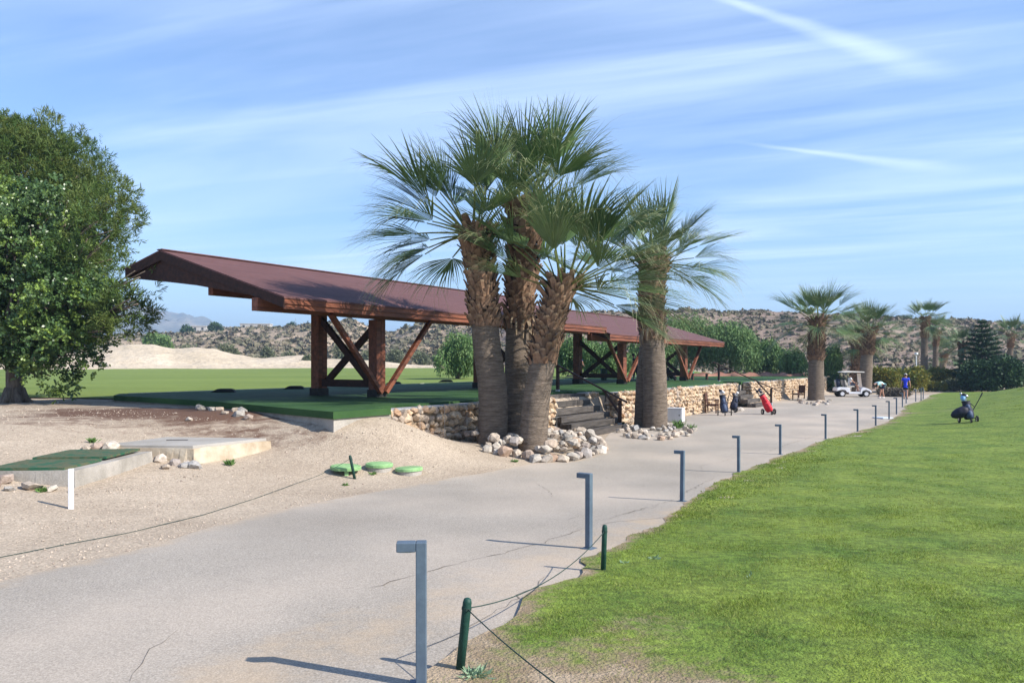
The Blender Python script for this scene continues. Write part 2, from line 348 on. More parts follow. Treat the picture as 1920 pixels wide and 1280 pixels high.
mat('pale_plate', [(0.50, 0.58, 0.68), (0.62, 0.68, 0.76)], 4, 5, 0.4)
mat('lightblue', [(0.22, 0.42, 0.75), (0.32, 0.55, 0.85)], 8, 5, 0.8)
mat('skin', [(0.42, 0.22, 0.15), (0.50, 0.28, 0.19)], 9, 3, 0.6)
mat('hair', [(0.03, 0.018, 0.012), (0.06, 0.035, 0.02)], 20, 4, 0.7)
mat('bin', [(0.010, 0.035, 0.026), (0.016, 0.05, 0.036)], 6, 4, 0.5)
mat('plastic_green', [(0.01, 0.22, 0.10), (0.02, 0.30, 0.14)], 6, 4, 0.4)
mat('white_line', [(0.55, 0.55, 0.52), (0.68, 0.68, 0.64)], 6, 5, 0.8)
mat('building', [(0.40, 0.38, 0.35), (0.48, 0.46, 0.43)], 1, 4, 0.9)
mat('dark_glass', [(0.03, 0.035, 0.04), (0.05, 0.055, 0.06)], 3, 3, 0.15)
# bark and leaves
mat('palm_bark', [(0.085, 0.064, 0.048), (0.235, 0.185, 0.142)], 3.0, 9, 0.95, 1.0, 9, rnd=0.08, stretch=(1.0, 1.0, 7.0), lo=0.28, hi=0.7, fine=0.2, fscale=14, bdist=0.04)
mat('palm_boot', [(0.080, 0.043, 0.028), (0.28, 0.175, 0.11)], 9, 7, 0.9, 0.5, 26, rnd=0.30, lo=0.3, hi=0.7, stretch=(1, 1, 0.5),
    attr='tipc', attr_col=(0.34, 0.25, 0.17))
mat('palm_leaf', [(0.040, 0.098, 0.030), (0.095, 0.170, 0.056)], 3.0, 5, 0.42, rnd=0.25, spec=0.45, trans=0.16, attr='tip', attr_col=(0.42, 0.43, 0.22))
mat('palm_gap_shade', [(0.030, 0.018, 0.012), (0.075, 0.045, 0.028)], 5, 8, 0.95, 0.6, 12)  # dark trunk skin, paints shade into the gaps between leaf bases
mat('palm_stalk', [(0.085, 0.12, 0.035), (0.16, 0.18, 0.055)], 4, 5, 0.55, rnd=0.1)
mat('dry_leaf', [(0.16, 0.11, 0.07), (0.32, 0.25, 0.17)], 6, 6, 0.9, rnd=0.2, trans=0.1)
mat('bark', [(0.10, 0.075, 0.058), (0.22, 0.18, 0.145)], 4, 9, 0.95, 0.9, 12, stretch=(3, 3, 0.7), fine=0.15, fscale=30)
mat('pine_leaf', [(0.038, 0.086, 0.020), (0.088, 0.142, 0.034)], 0.8, 4, 0.6, trans=0.25, attr='var', attr_col=(0.155, 0.175, 0.042), spec=0.2)
mat('carob_leaf', [(0.040, 0.090, 0.030), (0.078, 0.138, 0.046)], 0.9, 4, 0.34, trans=0.15, attr='var', attr_col=(0.22, 0.32, 0.065), spec=0.45)
mat('pepper_leaf', [(0.085, 0.165, 0.055), (0.145, 0.235, 0.085)], 0.5, 4, 0.6, trans=0.25, attr='var', attr_col=(0.17, 0.25, 0.085), spec=0.2)
mat('hedge_leaf', [(0.085, 0.13, 0.028), (0.17, 0.19, 0.038)], 0.6, 4, 0.6, trans=0.2, attr='var', attr_col=(0.28, 0.22, 0.035), spec=0.2)
mat('dark_leaf', [(0.018, 0.045, 0.022), (0.035, 0.075, 0.032)], 0.6, 4, 0.6, trans=0.12, attr='var', attr_col=(0.06, 0.11, 0.04), spec=0.2)
mat('olive_leaf', [(0.08, 0.105, 0.055), (0.14, 0.16, 0.085)], 0.6, 4, 0.7, trans=0.2, attr='var', attr_col=(0.22, 0.23, 0.14), spec=0.2)
mat('brush_leaf', [(0.09, 0.075, 0.055), (0.15, 0.125, 0.095)], 0.6, 4, 0.8, attr='var', attr_col=(0.20, 0.17, 0.12))
mat('weed', [(0.08, 0.17, 0.035), (0.13, 0.24, 0.06)], 3, 4, 0.6, trans=0.2)
mat('grey_weed', [(0.20, 0.30, 0.18), (0.30, 0.40, 0.26)], 3, 4, 0.7, trans=0.2)
# ground
mat('asphalt', [(0.290, 0.255, 0.212), (0.362, 0.322, 0.272)], 0.45, 8, 0.92, 0.35, 90, coord='World', lo=0.3, hi=0.7, fine=0.30, fscale=70, bdist=0.01)
mat('dirt', [(0.325, 0.258, 0.190), (0.445, 0.365, 0.278)], 0.55, 9, 0.97, 0.5, 30, coord='World', lo=0.3, hi=0.7, fine=0.26, fscale=38, bdist=0.03)

mat('lawn', [(0.080, 0.142, 0.017), (0.185, 0.240, 0.036)], 1.1, 12, 0.9, 0.9, 45, coord='World', lo=0.30, hi=0.70, fine=0.38, fscale=11, bdist=0.03)
mat('range_grass', [(0.115, 0.165, 0.026), (0.165, 0.215, 0.042)], 0.06, 8, 0.95, 0.5, 30, coord='World', lo=0.33, hi=0.66, fine=0.15, fscale=3, stretch=(0.5, 2.0, 1))
mat('grass_blade', [(0.094, 0.172, 0.015), (0.240, 0.322, 0.038)], 1.1, 12, 0.7, coord='World', lo=0.33, hi=0.66, trans=0.25, attr='dry', attr_col=(0.36, 0.30, 0.15), spec=0.2)
mat('sand', [(0.42, 0.34, 0.235), (0.54, 0.45, 0.335)], 0.12, 9, 0.97, 0.8, 1.2, coord='World', lo=0.3, hi=0.7, fine=0.12, fscale=1.1, bdist=0.4)
mat('pebble', [(0.20, 0.16, 0.13), (0.30, 0.24, 0.19)], 8, 4, 0.9, coord='World', attr='var', attr_col=(0.46, 0.38, 0.30))
mat('crack', [(0.09, 0.075, 0.06), (0.17, 0.145, 0.12)], 6, 5, 0.95, coord='World')
mat('hill', [(0.25, 0.19, 0.13), (0.34, 0.26, 0.18), (0.42, 0.32, 0.23)], 0.055, 9, 0.97, 0.8, 0.5, coord='World', stretch=(1, 1, 3), lo=0.3, hi=0.7, fine=0.2, fscale=0.7, bdist=1.0)
mat('hill_red', [(0.13, 0.09, 0.07), (0.20, 0.145, 0.11), (0.29, 0.22, 0.17)], 0.06, 9, 0.97, 0.8, 0.6, coord='World', stretch=(1, 1, 3), lo=0.3, hi=0.7, fine=0.2, fscale=0.8, bdist=0.8)
mat('scrub', [(0.090, 0.088, 0.052), (0.155, 0.145, 0.090)], 0.2, 6, 0.95, coord='World', attr='var', attr_col=(0.20, 0.165, 0.115))
mat('mountain', [(0.10, 0.12, 0.10), (0.20, 0.18, 0.14), (0.46, 0.34, 0.25)], 0.0035, 10, 0.97, 0.9, 0.02, coord='World', lo=0.33, hi=0.72, stretch=(1, 1, 2.5), bdist=20)
mat('bank', [(0.22, 0.10, 0.07), (0.33, 0.17, 0.12)], 0.7, 8, 0.95, 0.6, 4, coord='World')
wm = mat('water', [(0.16, 0.15, 0.13), (0.18, 0.17, 0.15)], 3, 3, 0.03, spec=0.9)

t, b_, c_ = sock(MATS['shingle']); wv_ = nn(t, 'ShaderNodeTexWave', bands_direction='Y', wave_profile='SAW'); wv_.inputs['Scale'].default_value = 2.1; wv_.inputs['Distortion'].default_value = 0.7; wv_.inputs['Detail'].default_value = 3
t.links.new(nn(t, 'ShaderNodeTexCoord').outputs['Object'], wv_.inputs[0]); mx = nn(t, 'ShaderNodeMixRGB', blend_type='MULTIPLY'); mx.inputs[0].default_value = 0.30; t.links.new(c_, mx.inputs[1]); t.links.new(wv_.outputs[0], mx.inputs[2]); t.links.new(mx.outputs[0], b_.inputs['Base Color'])
speckle(MATS['dirt'], 55, 0.55, 1.3, 0.42); speckle(MATS['dirt'], 18, 0.75, 1.18, 0.35)
layer(MATS['dirt'], 'litter', (0.115, 0.062, 0.040), 3.0, 1.5, 0.14, 0.70)  # pine litter and the shade by the deck, painted as one dark colour
layer(MATS['dirt'], 'grit', (0.33, 0.265, 0.205), 3.0, 1.8, 0.55, 1.1)
layer(MATS['asphalt'], 'sandy', (0.40, 0.315, 0.225), 2.2, 1.3, 0.40, 0.95)
speckle(MATS['lawn'], 24, 0.68, 1.28, 0.40)
layer(MATS['lawn'], 'bare', (0.25, 0.185, 0.115), 9.0, 1.3, 0.25, 0.75)
layer(MATS['lawn'], 'bare', (0.37, 0.285, 0.195), 5.0, 1.2, 0.62, 0.95)

# ------------------------------------------------------------------ ground, road, lawn
def inside(poly, x, y):
    x = np.asarray(x); y = np.asarray(y); r = np.zeros(x.shape, bool); n = len(poly)
    for i in range(n):
        x0, y0 = poly[i]; x1, y1 = poly[(i + 1) % n]
        if y0 == y1: continue
        c = ((y0 > y) != (y1 > y)) & (x < (x1 - x0) * (y - y0) / (y1 - y0) + x0); r ^= c
    return r
def refine(poly, step=0.35, jit=0.0, k=1.0):
    out = []
    for i in range(len(poly)):
        a = np.array(poly[i]); b = np.array(poly[(i + 1) % len(poly)]); L = np.linalg.norm(b - a)
        st = step * max(1.0, np.hypot(*a) / 9); m = max(1, int(L / st)); nrm = np.array((a[1] - b[1], b[0] - a[0])) / max(L, 1e-6)
        for j in range(m):
            p = a + (b - a) * j / m
            p = p + nrm * jit * (float(wob(p[0], p[1], 1.9 * k, 0.5)) + 0.5 * float(wob(p[0], p[1], 6.0 * k, 2.0)))
            out.append((float(p[0]), float(p[1])))
    return out
def sheet(name, poly, zfun, mt, base=0.3, grow=0.035, pattr=None, smooth=True):
    xs = [p[0] for p in poly]; ys = [p[1] for p in poly]; pts = []
    y = min(ys); row = 0
    while y < max(ys):
        st = base + grow * max(abs(y), 0)
        x = np.arange(min(xs) + (row % 2) * st / 2, max(xs), st); yy = np.full_like(x, y)
        k = inside(poly, x, yy); pts += [Vector((float(a), float(y))) for a in x[k]]
        y += st * 0.87; row += 1
    vs, _, fs, *_ = delaunay_2d_cdt([Vector(p) for p in poly] + pts, [], [list(range(len(poly)))], 1, 1e-4)
    V = np.array([(v.x, v.y, 0) for v in vs]); V[:, 2] = zfun(V[:, 0], V[:, 1])
    Fc = np.array([f if len(f) == 3 else f[:3] for f in fs])
    a, b, c = V[Fc[:, 0]], V[Fc[:, 1]], V[Fc[:, 2]]
    fl = ((b - a)[:, 0] * (c - a)[:, 1] - (b - a)[:, 1] * (c - a)[:, 0]) < 0; Fc[fl] = Fc[fl][:, ::-1]
    pa = {k: f(V[:, 0], V[:, 1]) for k, f in (pattr or {}).items()}
    return link(name, np_mesh(name, V, Fc, pattr=pa, smooth=smooth), MATS[mt])

def axis(a, b, fine0, fine1, step, g):
    out = list(np.arange(fine0, fine1, step)); x, s = fine1, step
    while x < b: out.append(x); s *= g; x += s
    out.append(b); x, s = fine0, step; lo_ = []
    while x > a: s *= g; x -= s; lo_.append(max(x, a))
    return np.array(sorted(set(lo_ + out)))
def litter(x, y):  # mask for needle litter together with painted shade below the deck edge
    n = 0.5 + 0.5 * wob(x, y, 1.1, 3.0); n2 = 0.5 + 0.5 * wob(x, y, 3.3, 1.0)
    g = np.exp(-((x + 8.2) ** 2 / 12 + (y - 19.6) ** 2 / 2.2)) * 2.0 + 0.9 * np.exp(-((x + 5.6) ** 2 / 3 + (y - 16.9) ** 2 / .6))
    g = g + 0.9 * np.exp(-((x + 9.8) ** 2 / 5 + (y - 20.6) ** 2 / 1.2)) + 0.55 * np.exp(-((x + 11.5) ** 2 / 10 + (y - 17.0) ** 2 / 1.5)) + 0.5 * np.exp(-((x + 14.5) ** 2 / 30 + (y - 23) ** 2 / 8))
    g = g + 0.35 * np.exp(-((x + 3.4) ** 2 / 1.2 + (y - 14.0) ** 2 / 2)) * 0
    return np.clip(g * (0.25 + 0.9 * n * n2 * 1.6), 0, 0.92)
gx = axis(-7000, 7000, -24, 34, 0.42, 1.13); gy = axis(-200, 9000, -6, 34, 0.42, 1.13)
X, Y = np.meshgrid(gx, gy)
Z = zg(X, Y) - 0.05 * ss(0.0, 0.8, -dleft(X, Y)) + 0.012 * wob(X, Y, 2.2) * ss(0, 1.5, dleft(X, Y))
Z = Z - 3.0 * ss(140, 260, np.hypot(X, Y))
rp = [(-70, 40), (-30, 30.2), (-19.3, 28.3), (-15.5, 27.7), XY(-3.2, -9.2), XY(53, -9.2), XY(60, -4), (40, 100), (10, 140), (-40, 128), (-90, 118), (-110, 60)]
_rc = np.mean(rp, 0); Z = Z - 0.35 * inside([tuple(_rc + (np.array(p) - _rc) * 0.94) for p in rp], X, Y)
ny, nx = X.shape; idx = np.arange(nx * ny).reshape(ny, nx)
Fc = np.stack([idx[:-1, :-1], idx[:-1, 1:], idx[1:, 1:], idx[1:, :-1]], -1).reshape(-1, 4)
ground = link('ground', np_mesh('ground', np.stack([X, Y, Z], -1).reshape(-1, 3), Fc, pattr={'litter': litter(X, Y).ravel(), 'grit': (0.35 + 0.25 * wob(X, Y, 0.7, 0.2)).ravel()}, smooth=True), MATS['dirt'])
tag(ground, 'pale gravelly dirt with dark patches of pine litter and painted shade', kind='structure')

LE = [(-60, 1110), (0, 1088), (120, 1062), (250, 1034), (380, 994), (500, 962), (620, 938), (730, 917), (855, 894), (900, 888), (960, 876), (1010, 868), (1075, 864), (1126, 850), (1130, 832)]
left = [gp(*p).xy[:] for p in LE]
road_poly = [(-6.2, -5), (-5.3, 2.0)] + left + [XY(6.0, 5.3), XY(8, 4.6), XY(24, 4.4), XY(27, 4.4), XY(52, 4.4), (24.0, 60.0), (29.0, 60.5), (34, 58), (30, 50), (12, 20), (4, 5), (4, -5)]
road_poly = refine(road_poly, 0.5, 0.05)
def poly_dist(P_, x, y):
    x = np.asarray(x, float); y = np.asarray(y, float); best = np.full(x.shape, 1e9)
    for (ax, ay), (bx, by) in zip(P_[:-1], P_[1:]):
        ux, uy = bx - ax, by - ay; q_ = np.clip(((x - ax) * ux + (y - ay) * uy) / (ux * ux + uy * uy + 1e-9), 0, 1); best = np.minimum(best, np.hypot(x - ax - q_ * ux, y - ay - q_ * uy))
    return best
def sandy(x, y): return np.clip(0.75 * np.exp(-(poly_dist(left, x, y) / 0.32) ** 1.3) + 0.75 * np.exp(-(dright(x, y) / 0.75) ** 2) + 0.5 * np.exp(-(np.abs(SW(x, y)[1] - 5.2) / 1.2) ** 2) * ss(3, 8, SW(x, y)[0]), 0, 1)
road = sheet('road', road_poly, lambda x, y: zg(x, y) + 0.006 - 0.05 * ss(1.2, 2.2, dright(x, y)), 'asphalt', 0.32, 0.03, pattr={'sandy': sandy})
tag(road, 'pale dusty asphalt path', kind='structure')
# gravel and dust drifting over the road edge, cracks: colour of the road surface itself
t, b_, c_ = sock(MATS['asphalt'])
geo = nn(t, 'ShaderNodeNewGeometry'); nz = nn(t, 'ShaderNodeTexNoise'); nz.inputs['Scale'].default_value = 0.22; nz.inputs['Detail'].default_value = 7
t.links.new(geo.outputs['Position'], nz.inputs[0])
mx = nn(t, 'ShaderNodeMixRGB'); t.links.new(maprange(t, nz.outputs[0], 0.42, 0.66, 0, 0.75), mx.inputs[0]); t.links.new(c_, mx.inputs[1]); mx.inputs[2].default_value = (0.46, 0.385, 0.31, 1)
vo = nn(t, 'ShaderNodeTexVoronoi'); vo.inputs['Scale'].default_value = 95; t.links.new(geo.outputs['Position'], vo.inputs[0])
m2 = nn(t, 'ShaderNodeMixRGB', blend_type='MULTIPLY'); m2.inputs[0].default_value = 0.5; t.links.new(mx.outputs[0], m2.inputs[1])
bw = nn(t, 'ShaderNodeRGBToBW'); t.links.new(vo.outputs['Color'], bw.inputs[0]); rr = nn(t, 'ShaderNodeValToRGB'); t.links.new(bw.outputs[0], rr.inputs[0])
rr.color_ramp.elements[0].color = (0.55, 0.55, 0.55, 1); rr.color_ramp.elements[1].color = (1.3, 1.3, 1.3, 1); t.links.new(rr.outputs[0], m2.inputs[2])
t.links.new(m2.outputs[0], b_.inputs['Base Color'])

RE = [(800, 1300), (812, 1268), (848, 1236), (905, 1192), (962, 1160), (1015, 1106), (1092, 1078), (1104, 1050), (1160, 1020), (1232, 984), (1262, 958), (1285, 940), (1335, 908), (1392, 884),
      (1445, 862), (1495, 845), (1552, 823), (1612, 808), (1648, 798), (1672, 787), (1688, 774), (1697, 760), (1722, 753), (1742, 744)]
right = [gp(*p).xy[:] for p in RE]
lawn_poly = [(-0.9, 1.5)] + right + [(31.5, 58), (36, 64), (90, 75), (120, 40), (60, 5), (30, -4), (-1.5, -4)]
lawn_poly = refine(lawn_poly, 0.16, 0.09, 1.3)
_RA = np.array(right)
def edge_dist(x, y):
    x = np.asarray(x, float); y = np.asarray(y, float); best = np.full(x.shape, 1e9)
    for (ax, ay), (bx, by) in zip(_RA[:-1], _RA[1:]):
        ux, uy = bx - ax, by - ay; tt_ = np.clip(((x - ax) * ux + (y - ay) * uy) / (ux * ux + uy * uy), 0, 1); best = np.minimum(best, np.hypot(x - ax - tt_ * ux, y - ay - tt_ * uy))
    return best
def bare(x, y):
    n = 0.5 + 0.5 * wob(x, y, 2.1, 1.5); n2 = 0.5 + 0.5 * wob(x, y, 6.3, 0.2); n3 = 0.5 + 0.5 * wob(x, y, 13.0, 0.9)
    g = 1.0 * np.exp(-((x - 0.35) ** 2 / 0.8 + (y - 4.3) ** 2 / 0.4)) + 0.8 * np.exp(-((x - 1.4) ** 2 / 0.5 + (y - 3.9) ** 2 / 0.12))
    g = g + 0.7 * np.exp(-((x - 0.95) ** 2 / 0.25 + (y - 5.35) ** 2 / 0.10)) + 0.55 * np.exp(-((x - 20.3) ** 2 / 2.2 + (y - 36.5) ** 2 / 3))
    g = g + 0.95 * np.exp(-(edge_dist(x, y) / 0.20) ** 2) * (0.35 + 0.9 * n)
    return np.clip(g * (0.55 + 0.9 * n2) * (0.75 + 0.5 * n3) - 0.12 + 0.75 * np.clip(n * n2 * (0.4 + 0.6 * n3) - 0.40, 0, 1), 0, 1)
lawn = sheet('lawn', lawn_poly, lambda x, y: zg(x, y) + 0.012 + 0.014 * ss(0, 0.5, dright(x, y)) + 0.012 * wob(x, y, 3.0, 2), 'lawn', 0.13, 0.034, pattr={'bare': bare})
tag(lawn, 'short green lawn with dry patches', kind='structure')

def blades(n, y0, y1, h, wd):
    yy = y0 + (y1 - y0) * rng.random(n); xx = (rng.random(n) * 1.55 - 0.78) * (yy + 1.5)
    k = inside(lawn_poly, xx, yy); xx, yy = xx[k], yy[k]
    br = bare(xx, yy); k = rng.random(len(xx)) > ss(0.15, 0.75, br + 0.22 * wob(xx, yy, 17.0, 0.4) + 0.18 * wob(xx, yy, 8.0, 1.9)) * (br > 0.05) * 0.96; xx, yy, br = xx[k], yy[k], br[k]
    m = len(xx); zz = zg(xx, yy) + 0.012; a = rng.random(m) * 6.283; hh = h * (0.55 + 0.9 * rng.random(m)) * (1 - 0.35 * br); ww = wd * (0.6 + 0.8 * rng.random(m))
    cl = 0.65 + 0.55 * (0.5 + 0.5 * wob(xx, yy, 2.4, 0.7)); hh = hh * cl
    lean = hh * (0.35 + 0.8 * rng.random(m)); la = rng.random(m) * 6.283
    c = np.stack([xx, yy, zz], -1); s_ = np.stack([np.cos(a) * ww, np.sin(a) * ww, np.zeros(m)], -1)
    V = np.stack([c - s_, c + s_, c + np.stack([np.cos(la) * lean, np.sin(la) * lean, hh], -1)], 1).reshape(-1, 3)
    dry = np.clip(0.10 + 0.35 * rng.random(m) * (rng.random(m) > 0.7) + 0.55 * br * rng.random(m) + 0.22 * np.clip(wob(xx, yy, 0.8, 2.6), 0, 1), 0, 1)
    return V, dry
Vs, ds = [], []
for args in ((170000, 2.2, 6.0, 0.026, 0.0032), (300000, 5.0, 11.0, 0.025, 0.0052), (200000, 10.0, 20.0, 0.024, 0.010), (90000, 18.0, 34.0, 0.020, 0.020), (50000, 32.0, 58.0, 0.022, 0.04)):
    v, d = blades(*args); Vs.append(v); ds.append(d)
n_ = 60000; yy = 3.2 + 4.2 * rng.random(n_); xx = -1.2 + 5.5 * rng.random(n_); k = inside(lawn_poly, xx, yy); xx, yy = xx[k], yy[k]; br = bare(xx, yy); k = rng.random(len(xx)) < ss(0.05, 0.6, br) * (0.5 + 0.5 * wob(xx, yy, 9.0, 0.3)); xx, yy = xx[k], yy[k]; m_ = len(xx)
a_, la = rng.random((2, m_)) * 6.283; hh = 0.006 + 0.018 * rng.random(m_); ln = 0.015 + 0.03 * rng.random(m_); c_ = np.stack([xx, yy, zg(xx, yy) + 0.02], -1); s_ = np.stack([np.cos(a_), np.sin(a_), 0 * a_], -1) * 0.0022
Vs.append(np.stack([c_ - s_, c_ + s_, c_ + np.stack([np.cos(la) * ln, np.sin(la) * ln, hh], -1)], 1).reshape(-1, 3)); ds.append(np.clip(0.55 + 0.5 * rng.random(m_) - 0.7 * (rng.random(m_) < 0.18), 0, 1))
V = np.concatenate(Vs); Fc = np.arange(len(V)).reshape(-1, 3)
tag(link('grass', np_mesh('grass', V, Fc, attr={'dry': np.concatenate(ds)}), MATS['grass_blade']), 'short mown grass blades covering the lawn', kind='stuff')

# loose stones and grit on the dirt
def pebbles():
    base = np.array([(1, 0, 0), (-1, 0, 0), (0, 1, 0), (0, -1, 0), (0, 0, .8), (0, 0, -.5)]); fc = np.array([(0, 2, 4), (2, 1, 4), (1, 3, 4), (3, 0, 4), (2, 0, 5), (1, 2, 5), (3, 1, 5), (0, 3, 5)])
    n = 42000; yy = 5 + 17 * rng.random(n) ** 1.3; xx = -0.85 * (yy + 1) * rng.random(n) + 0.3; d = dleft(xx, yy)
    k = (d > 0.12 + 0.25 * wob(xx, yy, 2.0)) & (rng.random(n) < np.clip(0.35 + 0.8 * wob(xx, yy, 1.3, 0.4), 0.12, 1)); k &= ~inside(road_poly, xx, yy); s, w = SW(xx, yy); k &= ~((w < 4.5) & (s > -6.4)); xx, yy = xx[k], yy[k]; m = len(xx)
    r = (0.005 + 0.010 * rng.random(m) ** 5) * (1 + yy / 26); zz = zg(xx, yy) + r * 0.2
    V = base[None] * r[:, None, None] * (0.6 + 0.8 * rng.random((m, 6, 1))) ; V = V + np.stack([xx, yy, zz], -1)[:, None]
    Fc = (fc[None] + (np.arange(m) * 6)[:, None, None]).reshape(-1, 3)
    return np_mesh('gravel', V.reshape(-1, 3), Fc, attr={'var': np.repeat(np.clip(rng.random(m) * 1.3, 0, 1), 8)})
tag(link('gravel', pebbles(), MATS['pebble']), 'loose grit and small stones over the dirt', kind='stuff')

def crack(pts, w, j=0.022):
    w *= 0.62
    P = [gp(*p) for p in pts]; q = []
    for a, b in zip(P, P[1:]):
        m = max(2, int((b - a).length / 0.12))
        for i in range(m): c = a.lerp(b, i / m); q.append((c.x + random.gauss(0, j), c.y + random.gauss(0, j)))
    mb = MB(); vs = []; fs = []
    for i, (x, y) in enumerate(q):
        a = q[max(i - 1, 0)]; b = q[min(i + 1, len(q) - 1)]; dx, dy = b[0] - a[0], b[1] - a[1]; L = math.hypot(dx, dy) or 1
        ww = w * random.uniform(0.15, 1.0) * (0.3 if i in (0, len(q) - 1) else 1); z = zs(x, y) + 0.0105
        vs += [(x - dy / L * ww, y + dx / L * ww, z), (x + dy / L * ww, y - dx / L * ww, z)]
        if i: n = 2 * i; fs.append((n - 2, n - 1, n + 1, n))
    mb.add(vs, fs); mb.build('crack', MATS['crack'], road)
for pts, w in (([(690, 1105), (760, 1085), (850, 1058), (960, 1035), (1010, 1020), (1095, 990)], 0.011), ([(1130, 975), (1180, 962), (1270, 935)], 0.010), ([(1120, 985), (1160, 978), (1235, 972), (1260, 968)], 0.007),
               ([(1005, 905), (1030, 920), (1036, 935)], 0.007), ([(1010, 972), (1060, 976), (1085, 968), (1088, 962)], 0.007), ([(1315, 885), (1316, 872), (1345, 868), (1380, 858)], 0.008), ([(1270, 932), (1320, 905), (1345, 895)], 0.009),
               ([(1350, 808), (1430, 795), (1500, 788)], 0.012), ([(1430, 850), (1480, 832), (1540, 815)], 0.010), ([(800, 1215), (860, 1190), (960, 1130), (1040, 1075)], 0.008), ([(230, 1280), (300, 1205), (350, 1170)], 0.006), ([(1165, 965), (1215, 955), (1240, 946)], 0.008)):
    crack(pts, w)
# pale plate lying at the lawn edge
pc = gp(1655, 784.5); g = thing('ground_plate', 'pale bluish flat plate lying at the path edge between two bollards', 'plate', pc, R(18))
MB().box((0, 0, 0.035), (0.58, 0.62, 0.05)).build('panel', MATS['pale_plate'], g, bevel=0.01); MB().box((0, 0, 0.005), (0.50, 0.54, 0.03)).build('frame', MATS['shoe'], g)

# driving range, sand hills, scrub hills, far mountain
tag(sheet('driving_range', refine(rp, 1.5, 0.25, 0.3), lambda x, y: zg(x, y) + 0.04 + 0.12 * wob(x, y, 0.12) * ss(40, 70, y), 'range_grass', 0.8, 0.05), 'mown green driving range behind the pavilions', kind='structure')
def lerpx(tab, x): return np.interp(x, [t[0] for t in tab], [t[1] for t in tab])
def polar(name, mt, crest, y0, y1, y2, zf, px0, px1, nx_, ny_, rough, gul, back=0.6):
    px = np.linspace(px0, px1, nx_); tt = np.concatenate([np.linspace(0, 1, ny_), np.linspace(1.0, 1.6, ny_ // 3)[1:]])
    PX, T = np.meshgrid(px, tt); fy0 = lerpx(y0, PX) if isinstance(y0, list) else y0; fy1 = lerpx(y1, PX) if isinstance(y1, list) else y1
    YY = fy0 + (fy1 - fy0) * T; XX = (PX - 960) / F * YY
    zc = CZ + (HZ - lerpx(crest, PX)) / F * fy1
    sh = np.where(T <= 1, ss(-0.25, 1.0, T) * 0.55 + 0.45 * T ** 1.3, 1 - (T - 1) * back); sh = np.where(T <= 1, (sh - sh[0:1]) / (1 - sh[0:1]), sh)
    ZZ = zf + (zc - zf) * sh
    ZZ = ZZ + rough * (wob(XX, YY, gul, 1.0) * 0.6 + 0.4 * wob(XX, YY, gul * 2.7, 2.0) + 0.25 * wob(XX, YY, gul * 6.1, 0.3)) * np.clip(T * 2.5, 0, 1) * np.where(T <= 1, 1 - 0.55 * T, 0.45)
    idx = np.arange(PX.size).reshape(PX.shape)
    Fc = np.stack([idx[:-1, :-1], idx[:-1, 1:], idx[1:, 1:], idx[1:, :-1]], -1).reshape(-1, 4)
    o = link(name, np_mesh(name, np.stack([XX, YY, ZZ], -1).reshape(-1, 3), Fc, smooth=True), MATS[mt]); tag(o, kind='structure')
    return o, XX, YY, ZZ, T
dune = [(-300, 660), (100, 664), (160, 660), (200, 650), (240, 645), (290, 646), (325, 653), (365, 650), (400, 654), (440, 664), (480, 671), (530, 668), (580, 664), (610, 672), (700, 676), (760, 683), (860, 687), (1000, 690)]
polar('sand_hills', 'sand', dune, [(-300, 100), (300, 112), (900, 128)], [(-300, 124), (300, 136), (900, 146)], 0, 1.3, -300, 900, 260, 34, 0.55, 0.16, 1.2)
bpy.data.objects['sand_hills']['label'] = 'bare pale sand hills behind the range'
lh = [(-400, 640), (200, 634), (290, 627), (340, 624), (400, 622), (450, 613), (500, 612), (560, 612), (585, 610), (610, 606), (640, 602), (670, 604), (690, 614), (712, 626), (728, 624), (750, 616), (785, 610), (820, 609), (880, 606), (960, 598), (1050, 592), (1200, 590), (1400, 600)]
oL, XL, YL, ZL, TL = polar('scrub_hill', 'hill', lh, 165, [(-400, 380), (450, 330), (600, 270), (700, 300), (780, 250), (1200, 240)], 0, 2.0, -400, 1300, 320, 60, 3.2, 0.035)
oL['label'] = 'scrubby tan hillside behind the sand hills'
rh = [(850, 640), (950, 604), (1040, 590), (1120, 585), (1200, 582), (1300, 582), (1420, 584), (1500, 586), (1580, 590), (1640, 594), (1690, 595), (1740, 597), (1800, 600), (1860, 604), (1920, 609), (2050, 616), (2300, 630), (2700, 650)]
oR, XR, YR, ZR, TR = polar('rocky_slope', 'hill_red', rh, [(850, 130), (1300, 112), (1920, 96), (2700, 90)], [(850, 200), (1300, 185), (1920, 170), (2700, 160)], 0, 0.4, 850, 2700, 320, 64, 1.7, 0.07)
oR['label'] = 'brown scrub covered slope behind the palms'
mo = [(-700, 590), (-200, 560), (50, 570), (150, 574), (230, 570), (285, 578), (300, 583), (325, 587), (345, 586), (375, 591), (400, 598), (430, 608), (455, 617), (500, 628), (600, 640)]
oM, *_ = polar('mountain', 'mountain', mo, 1700, 2400, 0, 0, -700, 600, 240, 50, 60, 0.006)
oM['label'] = 'distant hazy blue mountain'

